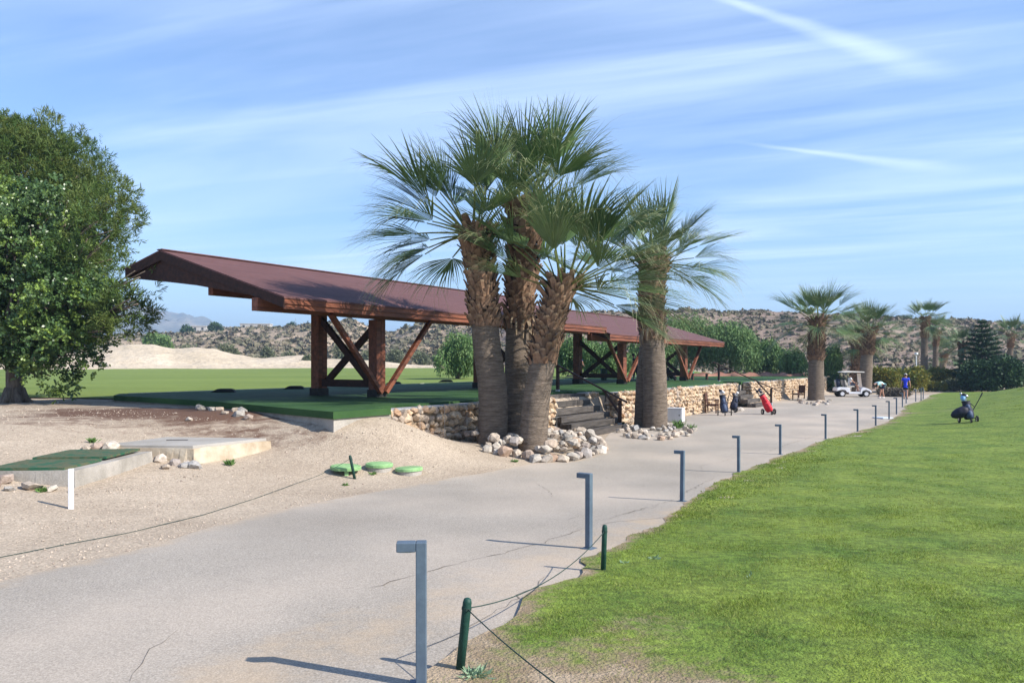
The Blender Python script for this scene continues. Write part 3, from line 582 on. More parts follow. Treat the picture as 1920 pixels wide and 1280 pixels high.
def scrub(name, X, Y, Z, T, n, r0, r1, label, tmax=1.12):
    ny, nx = X.shape; i = rng.integers(0, ny - 2, n); j = rng.integers(0, nx - 2, n); k = T[i, j] < tmax; i, j = i[k], j[k]
    a, b = rng.random((2, len(i))); P = np.stack([X, Y, Z], -1)
    p = P[i, j] + (P[i + 1, j] - P[i, j]) * a[:, None] + (P[i, j + 1] - P[i, j]) * b[:, None]
    k = rng.random(len(p)) < np.clip(0.65 + 0.7 * wob(p[:, 0], p[:, 1], 0.11, 0.3), 0.15, 1); p = p[k]; m = len(p); q = 11
    r = (r0 + (r1 - r0) * rng.random(m) ** 2.2)[:, None, None]
    u = rng.normal(size=(m, q, 3)); u /= np.linalg.norm(u, axis=2, keepdims=True); u[..., 2] = np.abs(u[..., 2])
    c = p[:, None] + u * r * np.array([0.8, 0.8, 0.6]) * rng.random((m, q, 1)) ** 0.4
    d1 = rng.normal(size=(m, q, 3)); d1 /= np.linalg.norm(d1, axis=2, keepdims=True); d2 = np.cross(d1, u); s_ = r * (0.35 + 0.35 * rng.random((m, q, 1)))
    V = np.stack([c - d1 * s_, c + d2 * s_, c + d1 * s_, c - d2 * s_ * 0.6], 2).reshape(-1, 3); Fc = np.arange(len(V)).reshape(-1, 4)
    o = link(name, np_mesh(name, V, Fc, attr={'var': np.repeat(np.clip(rng.random(m) * 1.3 - 0.2, 0, 1), q)}), MATS['scrub']); tag(o, label, kind='stuff')
scrub('hillside_scrub', XL, YL, ZL, TL, 15000, 0.4, 2.0, 'dull green scrub dotted over the left hillside')
scrub('slope_scrub', XR, YR, ZR, TR, 22000, 0.25, 0.95, 'low brown scrub dotted over the right slope')

# ------------------------------------------------------------------ deck, gabion walls, steps (local x = along, y = -w)
def frame_thing(name, label, cat, s=0.0, w=0.0, z=0.0, group=None):
    x, y = XY(s, w); return thing(name, label, cat, (x, y, z), FROT, group)
deck = frame_thing('tee_deck', 'raised artificial turf deck under the wooden pavilions', 'deck', 0, 0, DECK)
DP = [(-6.2, 4.42), (-4.32, 4.42), (-4.32, 3.78), (3.95, 3.78), (3.95, 2.75), (7.5, 2.75), (7.5, 3.0), (8.75, 3.0), (8.75, 3.78), (24.3, 3.78), (24.3, 2.75), (27.0, 2.75), (27.0, 3.78), (52, 3.78), (52, -9.5), (-2.9, -9.5), (-3.85, -8.2), (-4.5, -2.4)]
MB().prism([(s, -w) for s, w in DP], -0.16, 0.0).build('turf_mat', MATS['turf'], deck)
for k in range(14):
    MB().box((-2.6 + k * 3.9, 2.9, 0.0015), (0.025, 12.2, 0.004)).build('turf_seam', MATS['bin'], deck)
cen = np.mean(DP, 0)
MB().prism([(s + (0.06 if s < 0 else 0), -(w - (0.05 if w > 0 else -0.05))) for s, w in DP], -1.6, -0.165).build('foundation', MATS['concrete'], deck)
mb = MB(); mb.bar((-2.7, 9.25, 0.012), (51, 9.25, 0.012), 0.05, 0.012); mb.build('boundary_line', MATS['white_line'], deck)

def rock_mesh(n, seed, flat=1.0, cube=0.0):
    r = random.Random(seed); bm = bmesh.new()
    for _ in range(n):
        v = Vector((r.gauss(0, 1), r.gauss(0, 1), r.gauss(0, 1))).normalized()
        if cube: m = max(abs(c) for c in v); v = v.lerp(v / m * 0.8, cube)
        bm.verts.new(v * r.uniform(0.82, 1.05) * 0.5)
    bmesh.ops.convex_hull(bm, input=bm.verts); 
    lone = [v for v in bm.verts if not v.link_faces]
    bmesh.ops.delete(bm, geom=lone, context='VERTS')
    me = bpy.data.meshes.new('rock'); bm.to_mesh(me); bm.free(); return me
STONES = [rock_mesh(22, i, cube=0.75) for i in range(12)]
for me in STONES: me.materials.append(MATS['gabion_stone'])
ROCKS = [rock_mesh(26, 50 + i, cube=0.45) for i in range(14)]
for me in ROCKS: me.materials.append(MATS['rock'])
SD = [(np.array([v.co[:] for v in me.vertices]), [tuple(p.vertices) for p in me.polygons]) for me in STONES]

def gabion(label, s0, s1, w1, th, z0, z1, size, parts=True, faces=('front',), capped=True):
    """wall from s0 to s1, front face at w1, thickness th; stones on the front, on the end that looks to the camera and along the top"""
    g = frame_thing('gabion_wall', label, 'wall', s0, w1, 0.0)
    L = s1 - s0; MB().prism([(0.16, 0.17), (L - 0.16, 0.17), (L - 0.16, th), (0.16, th)], z0, z1 - 0.05).build('core', MATS['gabion_core'], g)
    if capped: MB().prism([(0.10, 0.16), (L - 0.10, 0.16), (L - 0.02, th - 0.03), (0.02, th - 0.03)], z1 - 0.045, z1 - 0.005).build('gravel_cap', MATS['gravel_cap'], g)
    items = []
    def panel(n0, org, du, nrm, length):
        nu = max(1, int(length / size)); nv = max(1, int((z1 - z0) / (size * 0.80)))
        for i in range(nu):
            for j in range(nv):
                sc = size * random.uniform(1.12, 1.55)
                c = Vector(org) + Vector(du) * ((i + 0.5 + 0.28 * (j % 2) + random.uniform(-0.25, 0.25)) * length / nu) + Vector((0, 0, z0 + (j + 0.5 + random.uniform(-0.22, 0.22)) * (z1 - z0) / nv)) + Vector(nrm) * random.uniform(-0.07, 0.0)
                items.append((c, (sc * random.uniform(0.8, 1.3), sc * random.uniform(0.7, 1.1), sc * random.uniform(0.62, 1.0))))
    if 'front' in faces: panel(0, (0, 0.1, 0), (1, 0, 0), (0, -1, 0), L)
    if 'start' in faces: panel(0, (0.1, 0, 0), (0, 1, 0), (-1, 0, 0), th)
    if 'end' in faces: panel(0, (L - 0.1, 0, 0), (0, 1, 0), (1, 0, 0), th)
    items.sort(key=lambda it: it[0].x)
    mb = MB()
    for q, (c, sc) in enumerate(items):
        k = random.randrange(12); rot = (random.uniform(-.5, .5), random.uniform(-.6, .6), random.uniform(0, 6.28))
        if parts and q < 295: link('stone', STONES[k], None, g, c, rot, sc)
        else:
            M = Matrix.Translation(c) @ Matrix.Rotation(rot[2], 4, 'Z') @ Matrix.Rotation(rot[0], 4, 'X') @ Matrix.Diagonal((*sc, 1))
            mb.add([M @ Vector(v) for v in SD[k][0]], SD[k][1])
    if mb.v: tag(mb.build('stone_fill', MATS['gabion_mass'], g), kind='stuff')
    wires = MB()
    for k in range(int(L) + 1): wires.bar((k + 0.02, -0.035, z0), (k + 0.02, -0.035, z1), 0.006, 0.006)
    for k in range(3): wires.bar((0, -0.035, z0 + (z1 - z0) * k / 2), (L, -0.035, z0 + (z1 - z0) * k / 2), 0.006, 0.006)
    wires.build('wire_mesh', MATS['galv'], g)
    return g
gabion('gabion wall of rusty stones partly buried by the dirt mound left of the palms', -4.3, 3.85, 4.42, 0.62, 0.0, 1.30, 0.215, faces=('front', 'start'))
gabion('short set-back gabion wall at the right of the near timber steps', 7.75, 8.75, 3.62, 0.6, 0.0, 1.31, 0.17)
gabion('long cream gabion wall with the grey cabinet in front, between the two stairs', 8.75, 24.2, 4.42, 0.62, -0.05, 1.31, 0.20, faces=('front', 'start'))
gabion('far cream gabion wall right of the second stairs, ending near the golf cart', 27.2, 52, 4.42, 0.62, -0.05, 1.33, 0.20, parts=False, faces=('front', 'start'))

def steps(label, s0, s1, w_top, w_bot, n, ztop):
    g = frame_thing('timber_steps', label, 'stairs', (s0 + s1) / 2, w_top, 0.0); L = s1 - s0; dw = (w_bot - w_top) / n; dz = ztop / n
    for i in range(n):
        z = dz * (i + 1); w = (n - i - 1) * dw
        o = MB().box((random.uniform(-.04, .04), -w - dw * 0.30, z - dz * 0.5), (L * 0.84, dw * 0.62, dz * 0.98)).build('tread_sleeper', MATS['sleeper'], g, bevel=0.012); o.location.x -= L * 0.08
        MB().box((L * 0.42, -w - dw * 0.30, z - dz * 0.53), (L * 0.15, dw * 0.60, dz * 0.92)).build('end_block', MATS['sleeper'], g, bevel=0.012)
        MB().box((-0.02, -w + dw * 0.25, z - dz * 0.56), (L * 0.99, dw * 0.52, dz * 0.9)).build('tread_board', MATS['sleeper'], g, bevel=0.008)
    return g
steps('dark timber sleeper steps climbing to the deck beside the triple palm', 3.95, 7.7, 3.05, 5.45, 6, 1.30)
steps('timber sleeper steps behind the two golf trolleys', 24.35, 26.95, 3.05, 5.5, 6, 1.30)
def railing(label, s, wt, wb, zb):
    g = frame_thing('handrail', label, 'handrail', s, wt, 0.0); D = wb - wt
    MB().box((0, 0, DECK + 0.5), (0.11, 0.11, 0.96)).build('post', MATS['rail_wood'], g, bevel=0.008)
    MB().box((0, 0, DECK - 0.02), (0.125, 0.125, 0.16)).build('post_shoe', MATS['galv'], g)
    MB().box((0, -D, zb + 0.56), (0.11, 0.11, 0.86)).build('post', MATS['rail_wood'], g, bevel=0.008)
    MB().box((0, -D, zb + 0.08), (0.125, 0.125, 0.18)).build('post_shoe', MATS['galv'], g)
    a = Vector((0, 0.35, DECK + 1.04 + 0.12)); b = Vector((0, -D - 0.28, zb + 1.02 - 0.10))
    MB().bar(a, b, 0.10, 0.055).build('rail', MATS['rail_wood'], g, bevel=0.006)
    p = a.lerp(b, 0.24); MB().bar((0, -0.02, DECK + 0.72), p, 0.06, 0.07).build('brace', MATS['rail_wood'], g)
    q = a.lerp(b, 0.70); MB().bar((0, -D + 0.02, zb + 0.52), q, 0.06, 0.07).build('brace', MATS['rail_wood'], g)
railing('dark wooden handrail rising along the steps beside the triple palm', 7.55, 2.35, 4.95, 0.08)
railing('dark wooden handrail above the blue and red golf trolleys', 27.05, 2.45, 5.5, 0.0)

# ------------------------------------------------------------------ pavilions
def pavilion(label, base_s, s0, s1, frames, dz):
    g = frame_thing('pavilion', label, 'pavilion', base_s, 0, DECK); Lw = lambda s, w, z: (s, -w, z)
    we, wr, wb = 1.22, -4.07, -5.85; ze, zr, zb = 4.14 - DECK + dz, 5.74 - DECK + dz, 5.33 - DECK + dz; th = 0.045
    def slab(name, mt, pa, pb, t0, t1, a0, a1):
        (w0, z0), (w1, z1) = pa, pb
        vs = [Lw(a0, w0, z0 - t0), Lw(a1, w0, z0 - t0), Lw(a1, w1, z1 - t0), Lw(a0, w1, z1 - t0), Lw(a0, w0, z0 - t1), Lw(a1, w0, z0 - t1), Lw(a1, w1, z1 - t1), Lw(a0, w1, z1 - t1)]
        return MB().add(vs, [(0, 1, 2, 3), (7, 6, 5, 4), (0, 4, 5, 1), (1, 5, 6, 2), (2, 6, 7, 3), (3, 7, 4, 0)]).build(name, MATS[mt], g)
    slab('roof_covering', 'shingle', (we + 0.05, ze - 0.015), (wr, zr), 0, th, s0 - 0.04, s1 + 0.04)
    slab('roof_covering', 'shingle', (wr, zr), (wb - 0.05, zb - 0.01), 0, th, s0 - 0.04, s1 + 0.04)
    slab('soffit', 'wood_shaded', (we - 0.06, ze), (wr, zr), th + 0.003, th + 0.05, s0 + 0.07, s1 - 0.07)
    slab('soffit', 'wood_shaded', (wr, zr), (wb + 0.06, zb), th + 0.003, th + 0.05, s0 + 0.07, s1 - 0.07)
    MB().bar(Lw(s0 - 0.05, wr, zr + 0.012), Lw(s1 + 0.05, wr, zr + 0.012), 0.26, 0.03).build('ridge_cap', MATS['shingle'], g)
    MB().bar(Lw(s0, we, ze - th - 0.075), Lw(s1, we, ze - th - 0.075), 0.045, 0.145).build('fascia', MATS['wood'], g)
    MB().bar(Lw(s0 + 0.02, we - 0.04, ze - th - 0.215), Lw(s1 - 0.02, we - 0.04, ze - th - 0.215), 0.045, 0.13).build('fascia', MATS['wood'], g)
    MB().bar(Lw(s0, wb, zb - th - 0.13), Lw(s1, wb, zb - th - 0.13), 0.045, 0.25).build('fascia', MATS['wood'], g)
    for s in (s0, s1):
        for (w0, z0), (w1, z1) in (((we + 0.02, ze), (wr, zr)), ((wr, zr), (wb - 0.02, zb))):
            h0, h1 = 0.05, 0.30; d = 0.03; k = -d if s == s0 else d
            vs = [Lw(s - d, w0, z0 - h0), Lw(s - d, w1, z1 - h0), Lw(s - d, w1, z1 - h1), Lw(s - d, w0, z0 - h1)]; vs += [(x + 2 * d, y, z) for x, y, z in vs]
            MB().add(vs, [(0, 1, 2, 3), (7, 6, 5, 4), (0, 4, 5, 1), (1, 5, 6, 2), (2, 6, 7, 3), (3, 7, 4, 0)]).build('barge_board', MATS['wood_shaded'] if s == s0 else MATS['wood'], g)  # the gable end turned from the sun gets the darkened wood
    prof = [(we - 0.1, ze - 0.10), (wr, zr - 0.10), (wb + 0.1, zb - 0.10), (wb + 0.1, zb - 0.29), (-2.47, 4.62 - DECK + dz), (0.1, 4.19 - DECK + dz), (we - 0.1, ze - 0.24)]
    n = int((s1 - s0) / 1.5)
    for i in range(n + 1):
        s = s0 + 0.12 + (s1 - s0 - 0.24) * i / n; m = len(prof); vs = [Lw(s - 0.05, *p) for p in prof] + [Lw(s + 0.05, *p) for p in prof]
        MB().add(vs, [tuple(range(m)), tuple(range(2 * m - 1, m - 1, -1))] + [(k, m + k, m + (k + 1) % m, (k + 1) % m) for k in range(m)]).build('rafter', MATS['wood_shaded'], g)
    zbm = 3.80 - DECK + dz; zbk = 4.40 - DECK + dz
    MB().bar(Lw(s0 - 0.10, 0.2, zbm + 0.17), Lw(s1 + 0.10, 0.2, zbm + 0.17), 0.24, 0.34).build('front_beam', MATS['wood'], g, bevel=0.01)
    MB().bar(Lw(s0 + 0.6, -2.6, zbk + 0.12), Lw(s1 - 0.15, -2.6, zbk + 0.12), 0.22, 0.26).build('rear_beam', MATS['wood'], g, bevel=0.01)
    for s in frames:
        for w, top in ((0.0, zbm), (-2.6, zbk)):
            for k in (-1, 1): MB().box(Lw(s + k * 0.105, w, top / 2 + 0.09), (0.20, 0.36, top - 0.18)).build('post', MATS['wood'], g, bevel=0.012)
            MB().box(Lw(s, w, 0.12), (0.46, 0.42, 0.24)).build('post_shoe', MATS['shoe'], g)
        MB().bar(Lw(s - 0.02, -0.1, 0.30), Lw(s - 0.02, -2.55, zbk - 0.45), 0.13, 0.20, up=(0, 1, 0)).build('cross_brace', MATS['wood_shaded'], g)
        MB().bar(Lw(s + 0.13, -0.05, zbm - 0.05), Lw(s + 0.13, -2.55, 0.30), 0.13, 0.20, up=(0, 1, 0)).build('cross_brace', MATS['wood_shaded'], g)
        MB().bar(Lw(s, -0.18, 0.42), Lw(s, -2.4, 0.42), 0.14, 0.24).build('bottom_tie', MATS['wood_shaded'], g)
        for k in (-1, 1):
            MB().bar(Lw(s + k * 0.10, 0.27, 0.14), Lw(s + k * 2.3, 0.31, zbm + 0.05), 0.13, 0.17, up=(0, -1, 0)).build('angled_brace', MATS['wood'], g, bevel=0.008)
    return g
pavilion('nearer red-brown timber pavilion with its long pitched roof left of the palms', 0, -4.8, 14.15, (0.0, 9.35), 0.0)
pavilion('farther timber pavilion with lower red-brown roof behind the lone palm', 18.6, -4.05, 13.4, (0.0, 9.2), -0.30)

# ------------------------------------------------------------------ palms
def frond_mesh(pitch, seed, N=30, dead=False):
    r = random.Random(seed); V, Fq, T, MI = [], [], [], []
    Lp = r.uniform(0.85, 1.15); Rb = r.uniform(1.5, 1.75); sag = r.uniform(0.04, 0.16) + 0.06 * math.cos(pitch)
    pts = []; a = pitch; p = Vector((0.10, 0, 0)); m = 7
    for i in range(m):
        pts.append(p.copy()); p = p + Vector((math.cos(a), 0, math.sin(a))) * Lp / (m - 1); a -= sag / (m - 1)
    hub = pts[-1]
    for i in range(m - 1):                                             # stalk: a flat channel-shaped bar
        for j, q in ((0, pts[i]), (1, pts[i + 1])):
            t = (i + j) / (m - 1); w = 0.036 - 0.020 * t; h = 0.020 - 0.010 * t
            up = Vector((-math.sin(a), 0, math.cos(a)))
            V += [q + Vector((0, w, 0)) + up * h, q + Vector((0, -w, 0)) + up * h, q - up * h]; T += [0.0] * 3
        n = len(V) - 6
        for k in range(3): Fq.append((n + k, n + (k + 1) % 3, n + 3 + (k + 1) % 3, n + 3 + k)); MI.append(1)
    A = Vector((math.cos(a), 0, math.sin(a))); S = Vector((0, 1, 0)); U = Vector((-math.sin(a), 0, math.cos(a)))
    fold = r.uniform(0.20, 0.65); spread = r.uniform(0.80, 1.10); droop = r.uniform(0.05, 0.20) * (0.4 + 0.9 * abs(math.cos(pitch))); twist = r.uniform(-.15, .15)
    rs = (0.04, 0.24, 0.42, 0.62, 0.83, 1.0); half = spread * 2 / N / 2
    for i in range(N):
        th = -spread + 2 * spread * (i + 0.5) / N + r.gauss(0, 0.012)
        d = A * math.cos(th) + (S * math.cos(fold) + U * math.sin(fold) * (1 if th > 0 else -1)) * math.sin(th) + U * twist * math.sin(th)
        d.normalize(); perp = (-A * math.sin(th) + S * math.cos(th) * math.cos(fold)).normalized(); nr = d.cross(perp)
        R_ = Rb * (1 - 0.30 * (abs(th) / spread) ** 2) * r.uniform(0.90, 1.06); dd = droop * r.uniform(0.2, 1.9); side = r.gauss(0, 0.09); n0 = len(V)
        for k, q in enumerate(rs):
            rad = q * R_; c = hub + d * rad; e = max(0.0, q - 0.45)
            c = c + Vector((0, 0, -1)) * dd * e * e * 2.6 * R_ + perp * side * e
            w = rad * half * 0.98 if q <= 0.42 else 0.42 * R_ * half * 0.98 * max(0.0, 1 - (q - 0.42) / 0.58) ** 0.85
            w = max(w, 0.0016); rg = 0.35 * w
            V += [c + perp * w, c + nr * rg, c - perp * w]
            tt = 0.0 if q < 0.5 else ((q - 0.5) / 0.5) ** 1.8 * r.uniform(0.1, 0.9)
            T += [tt, min(1, tt + 0.12), tt]
            if k: b = n0 + 3 * k; Fq += [(b - 3, b - 2, b + 1, b), (b - 2, b - 1, b + 2, b + 1)]; MI += [0, 0]
        if r.random() < 0.8:                                          # loose pale threads between the fingers
            c = hub + d * R_ * r.uniform(0.55, 0.75); n0 = len(V); q = d + Vector((r.gauss(0, .3), r.gauss(0, .4), -0.25)); L = r.uniform(0.2, 0.5) * R_
            for k in range(4):
                t = k / 3; pth = c + q * L * t + Vector((0, 0, -0.55)) * L * t * t; w = 0.0042 * (1 - 0.6 * t)
                V += [pth + perp * w, pth - perp * w]; T += [0.9, 0.9]
                if k: b = n0 + 2 * k; Fq.append((b - 2, b - 1, b + 1, b)); MI.append(0)
    me = bpy.data.meshes.new('frond'); me.from_pydata([v[:] for v in V], [], Fq)
    at = me.attributes.new('tip', 'FLOAT', 'POINT'); at.data.foreach_set('value', T)
    me.materials.append(MATS['dry_leaf'] if dead else MATS['palm_leaf']); me.materials.append(MATS['palm_stalk'])
    me.polygons.foreach_set('material_index', MI); me.update(); return me
NPV = 18
PITCH = [R(84 - 112 * (i / (NPV - 1)) ** 1.05) for i in range(NPV)]
FRONDS = [[frond_mesh(p, 100 + i * 3 + k) for k in range(2)] for i, p in enumerate(PITCH)]

def boot_mesh(seed, L, out):
    r = random.Random(seed); mb = MB(); rows = []; vs = []; ts = []; w0 = r.uniform(0.105, 0.13); split = r.uniform(0.0, 0.05)
    for i, t in enumerate((0, 0.35, 0.7, 1.0)):
        w = w0 * (1 - 0.45 * t) ; x = 0.02 + out * t ** 1.6; z = L * t; th = 0.045 * (1 - 0.5 * t)
        vs += [(x, -w, z - (split if t == 1 else 0)), (x + th, 0, z), (x, w, z + (r.uniform(-.03, .03) if t == 1 else 0)), (x - th * 0.6, 0, z)]; ts += [0.75 * (t > 0.9) * r.uniform(0.5, 1)] * 4
    fs = [(i * 4 + k, i * 4 + (k + 1) % 4, i * 4 + 4 + (k + 1) % 4, i * 4 + 4 + k) for i in range(3) for k in range(4)] + [(3, 2, 1, 0), (12, 13, 14, 15)]
    mb.add(vs, fs); mb.t = ts; me = mb.mesh('leaf_base', attr='tipc'); me.materials.append(MATS['palm_boot']); return me
BOOTS = [boot_mesh(i, random.uniform(0.20, 0.28), random.uniform(0.07, 0.13)) for i in range(6)]
BOOTS_TOP = [boot_mesh(20 + i, random.uniform(0.34, 0.46), random.uniform(0.16, 0.26)) for i in range(5)]
BD = {id(m): ([v.co.copy() for v in m.vertices], [tuple(p.vertices) for p in m.polygons]) for m in BOOTS + BOOTS_TOP}

def palm(label, base, path, r0, rmid, rtop, boot0, nfr, size=1.0, group=None, detail=True, pmax=1.0, seed=1, bsize=1.0, spin=0.0, hang=0, low=None, extra=()):
    """path: points from the base (0,0,0) to the crown; boot0: fraction of the height where leaf bases start"""
    r = random.Random(seed); g = thing('fan_palm', label, 'palm tree', base, 0, group)
    pts = [Vector(p) for p in path]
    def at(t):
        x = t * (len(pts) - 1); i = min(int(x), len(pts) - 2); f = x - i
        p0_, p1, p2, p3 = pts[max(i - 1, 0)], pts[i], pts[i + 1], pts[min(i + 2, len(pts) - 1)]
        return 0.5 * ((2 * p1) + (p2 - p0_) * f + (2 * p0_ - 5 * p1 + 4 * p2 - p3) * f * f + (3 * p1 - p0_ - 3 * p2 + p3) * f ** 3)
    def rad(t):
        if t < 0.12: return r0 + (rmid * 1.04 - r0) * float(ss(0, 0.12, t))
        if t < boot0: return rmid * (1.04 + (0.96 - 1.04) * (t - 0.12) / max(boot0 - 0.12, 0.01))
        return rmid * 0.94 + (rtop - rmid * 0.94) * (t - boot0) / (1 - boot0)
    m = 64 if detail else 22; n = 36 if detail else 14; V = []
    for i in range(m + 1):
        t = i / m; c = at(t); rr = rad(t) * (0.90 if t > boot0 + 0.01 else 1.0)
        for k in range(n):
            a = 2 * math.pi * k / n
            q = rr * (1 + 0.012 * math.sin(3 * a + seed) + 0.014 * math.sin(i * 2.1 + math.sin(2 * a + seed)) + r.gauss(0, 0.011))
            V.append((c.x + q * math.cos(a), c.y + q * math.sin(a), c.z))
    Fq = [(i * n + k, i * n + (k + 1) % n, (i + 1) * n + (k + 1) % n, (i + 1) * n + k) for i in range(m) for k in range(n)] + [tuple(range(m * n, m * n + n))]
    me = bpy.data.meshes.new('trunk'); me.from_pydata(V, [], Fq); me.polygons.foreach_set('use_smooth', [True] * len(me.polygons)); me.update()
    tr = link('trunk', me, MATS['palm_bark'], g); me.materials.append(MATS['palm_gap_shade']); me.polygons.foreach_set('material_index', [1 if p.center.z > at(boot0).z + 0.03 else 0 for p in me.polygons])
    H = pts[-1].z; z = boot0; q = 0; joined = MB()
    row = 0.115 * bsize / H
    while z < 1.0:
        per = max(7, int(2 * math.pi * rad(z) / (0.205 * bsize)))
        for k in range(per):
            a = 2 * math.pi * (k + 0.5 * (q % 2)) / per + r.uniform(-.10, .10); t = z + r.uniform(-.25, .25) * row; top = t > 0.86
            me = (BOOTS_TOP if top and r.random() < 0.8 else BOOTS)[r.randrange(5)]
            c = at(min(t, 1)); rr = rad(min(t, 1)) * 0.93; loc = c + Vector((math.cos(a) * rr, math.sin(a) * rr, -0.10)); rot = (r.uniform(-.22, .22), r.uniform(-.05, .22), a); sc = bsize * r.uniform(0.85, 1.25)
            if detail: link('leaf_base', me, None, tr, loc, rot, (sc, sc, sc * r.uniform(0.85, 1.2)))
            else:
                M = Matrix.Translation(loc) @ Matrix.Rotation(a, 4, 'Z') @ Matrix.Rotation(rot[1], 4, 'Y') @ Matrix.Scale(sc, 4)
                vs, fs = BD[id(me)]; joined.add([M @ v for v in vs], fs)
        z += row; q += 1
    if joined.v: joined.build('leaf_bases', MATS['palm_boot'], tr)
    for k in range(hang):                                              # torn dry bases hanging below the stubble
        a = r.uniform(0, 6.28); t = boot0 + r.uniform(0, 0.03); c = at(t); rr = rad(t) * 1.0; L = r.uniform(0.3, 0.6); w = r.uniform(0.04, 0.08)
        d = Vector((math.cos(a), math.sin(a), 0)); s_ = Vector((-math.sin(a), math.cos(a), 0)); o = c + d * rr; vs = []
        for i in range(4):
            f = i / 3; p = o + d * (0.06 + 0.10 * math.sin(f * 2.6)) + Vector((0, 0, 0.10 - L * f)); ww = w * (1 - 0.4 * f); vs += [p + s_ * ww, p + d * 0.02, p - s_ * ww]
        MB().add(vs, [(3 * i + j, 3 * i + j + 1, 3 * i + j + 4, 3 * i + j + 3) for i in range(3) for j in range(2)]).build('hanging_leaf_base', MATS['dry_leaf'], tr)
    top = pts[-1]
    for k in range(nfr):
        f = (k + 0.5) / nfr; i = min(NPV - 1, int(f ** 0.82 * pmax * NPV)); a = spin + k * 2.39996 + r.uniform(-.18, .18)
        if low is not None and math.cos(a - low) < 0.25: i = int(i * 0.74)
        s_ = size * r.uniform(0.88, 1.10) * (0.80 + 0.20 * min(1, f * 3))
        o = link('frond', FRONDS[i][r.randrange(2)], None, g, top + Vector((math.cos(a) * 0.10, math.sin(a) * 0.10, -0.22 * f * size)), (r.uniform(-.10, .10), r.uniform(-.06, .06), a), (s_, s_, s_))
    for az, pt in extra:                                               # single leaves standing out of the crown
        i = min(range(NPV), key=lambda q: abs(PITCH[q] - R(pt))); a = R(az); s_ = size * r.uniform(1.0, 1.1)
        link('frond', FRONDS[i][r.randrange(2)], None, g, top + Vector((math.cos(a) * 0.08, math.sin(a) * 0.08, -0.15)), (r.uniform(-.25, .25), 0, a), (s_, s_ * 1.1, s_))
    return g
G = 'fan palms along the terrace'
def ppath(base, *px):                      # trunk line from pixel points at the palm's own depth
    return [Vector((0, 0, 0))] + [pd(x, y, base.y + dy) - base for x, y, dy in px]
b1 = pd(922, 822, 20.3); b1.z = zs(b1.x, b1.y) - 0.05
palm('tall fan palm, leftmost of the three growing together from the rock bed', b1, ppath(b1, (924, 740, 0), (912, 640, 0), (903, 530, 0), (888, 428, 0)), 0.41, 0.375, 0.355, 0.585, 20, 1.22, G, seed=3, spin=0.4, pmax=0.95, low=R(172), extra=((183, 38), (168, 18), (200, 2), (178, -20), (160, 55), (205, 68), (-12, -14), (150, -5), (225, 30)))
b2 = pd(968, 806, 21.3); b2.z = zs(b2.x, b2.y) - 0.05
palm('fan palm standing behind and between its two neighbours in the rock bed', b2, ppath(b2, (970, 720, 0.1), (972, 610, 0.1), (980, 500, 0.1), (986, 388, 0.1)), 0.36, 0.35, 0.40, 0.50, 19, 1.27, G, seed=5, bsize=1.15, spin=1.3, hang=10, pmax=0.80, low=R(80), extra=((-5, 52), (170, 75), (15, 70), (-60, 30)))
b3 = pd(998, 826, 19.7); b3.z = zs(b3.x, b3.y) - 0.05
palm('shorter fan palm leaning right, front trunk of the three in the rock bed', b3, ppath(b3, (1006, 745, 0), (1022, 655, 0), (1036, 590, 0), (1058, 528, 0)), 0.39, 0.345, 0.29, 0.44, 21, 1.25, G, seed=8, spin=2.2, pmax=0.85, low=R(12), extra=((2, 12), (-22, 28), (14, -8), (-40, 45), (-6, -24), (28, 36), (0, 55), (-60, 20), (-15, 2), (175, 30)))
b4 = pd(1228, 802, 27.7); b4.z = zs(b4.x, b4.y) - 0.05
palm('lone stout fan palm in front of the gabion wall beside the grey cabinet', b4, ppath(b4, (1228, 720, 0), (1224, 640, 0), (1222, 560, 0), (1226, 486, 0)), 0.45, 0.42, 0.39, 0.53, 19, 1.18, G, seed=13, spin=0.2, bsize=1.1, hang=14, pmax=0.85, low=R(10), extra=((2, 50), (-12, 24), (12, -2), (186, 42), (172, 12), (-8, -18)))
b4b = pd(1206, 800, 28.4); b4b.z = zs(b4b.x, b4b.y) - 0.05
palm('slimmer fan palm trunk mostly hidden behind the lone stout palm', b4b, ppath(b4b, (1209, 720, 0.2), (1216, 640, 0.3), (1222, 560, 0.4), (1224, 512, 0.5)), 0.36, 0.33, 0.30, 0.55, 10, 0.85, G, seed=14, detail=False, pmax=0.6)
b5 = pd(1530, 752, 50.5); b5.z = 0
palm('stout fan palm in a small ring of stones left of the golf cart', b5, ppath(b5, (1530, 700, 0), (1531, 650, 0), (1533, 600, 0)), 0.55, 0.49, 0.38, 0.52, 30, 1.24, G, pmax=0.9, seed=21, detail=False, bsize=1.2, spin=0.9)
b6 = pd(1622, 736, 63.0); b6.z = 0
palm('thick fan palm rising directly behind the golf cart', b6, ppath(b6, (1624, 690, 0), (1627, 650, 0), (1631, 618, 0)), 0.55, 0.48, 0.40, 0.55, 32, 1.15, G, pmax=0.92, seed=23, detail=False, bsize=1.4, spin=1.9)
b6b = pd(1606, 734, 65.5); b6b.z = 0
palm('dark-trunked fan palm tucked behind the thick palm at the golf cart', b6b, ppath(b6b, (1606, 690, 0), (1607, 640, 0)), 0.42, 0.38, 0.36, 0.30, 22, 0.95, G, seed=24, detail=False, bsize=1.4)
G2 = 'slender palms in the far garden'
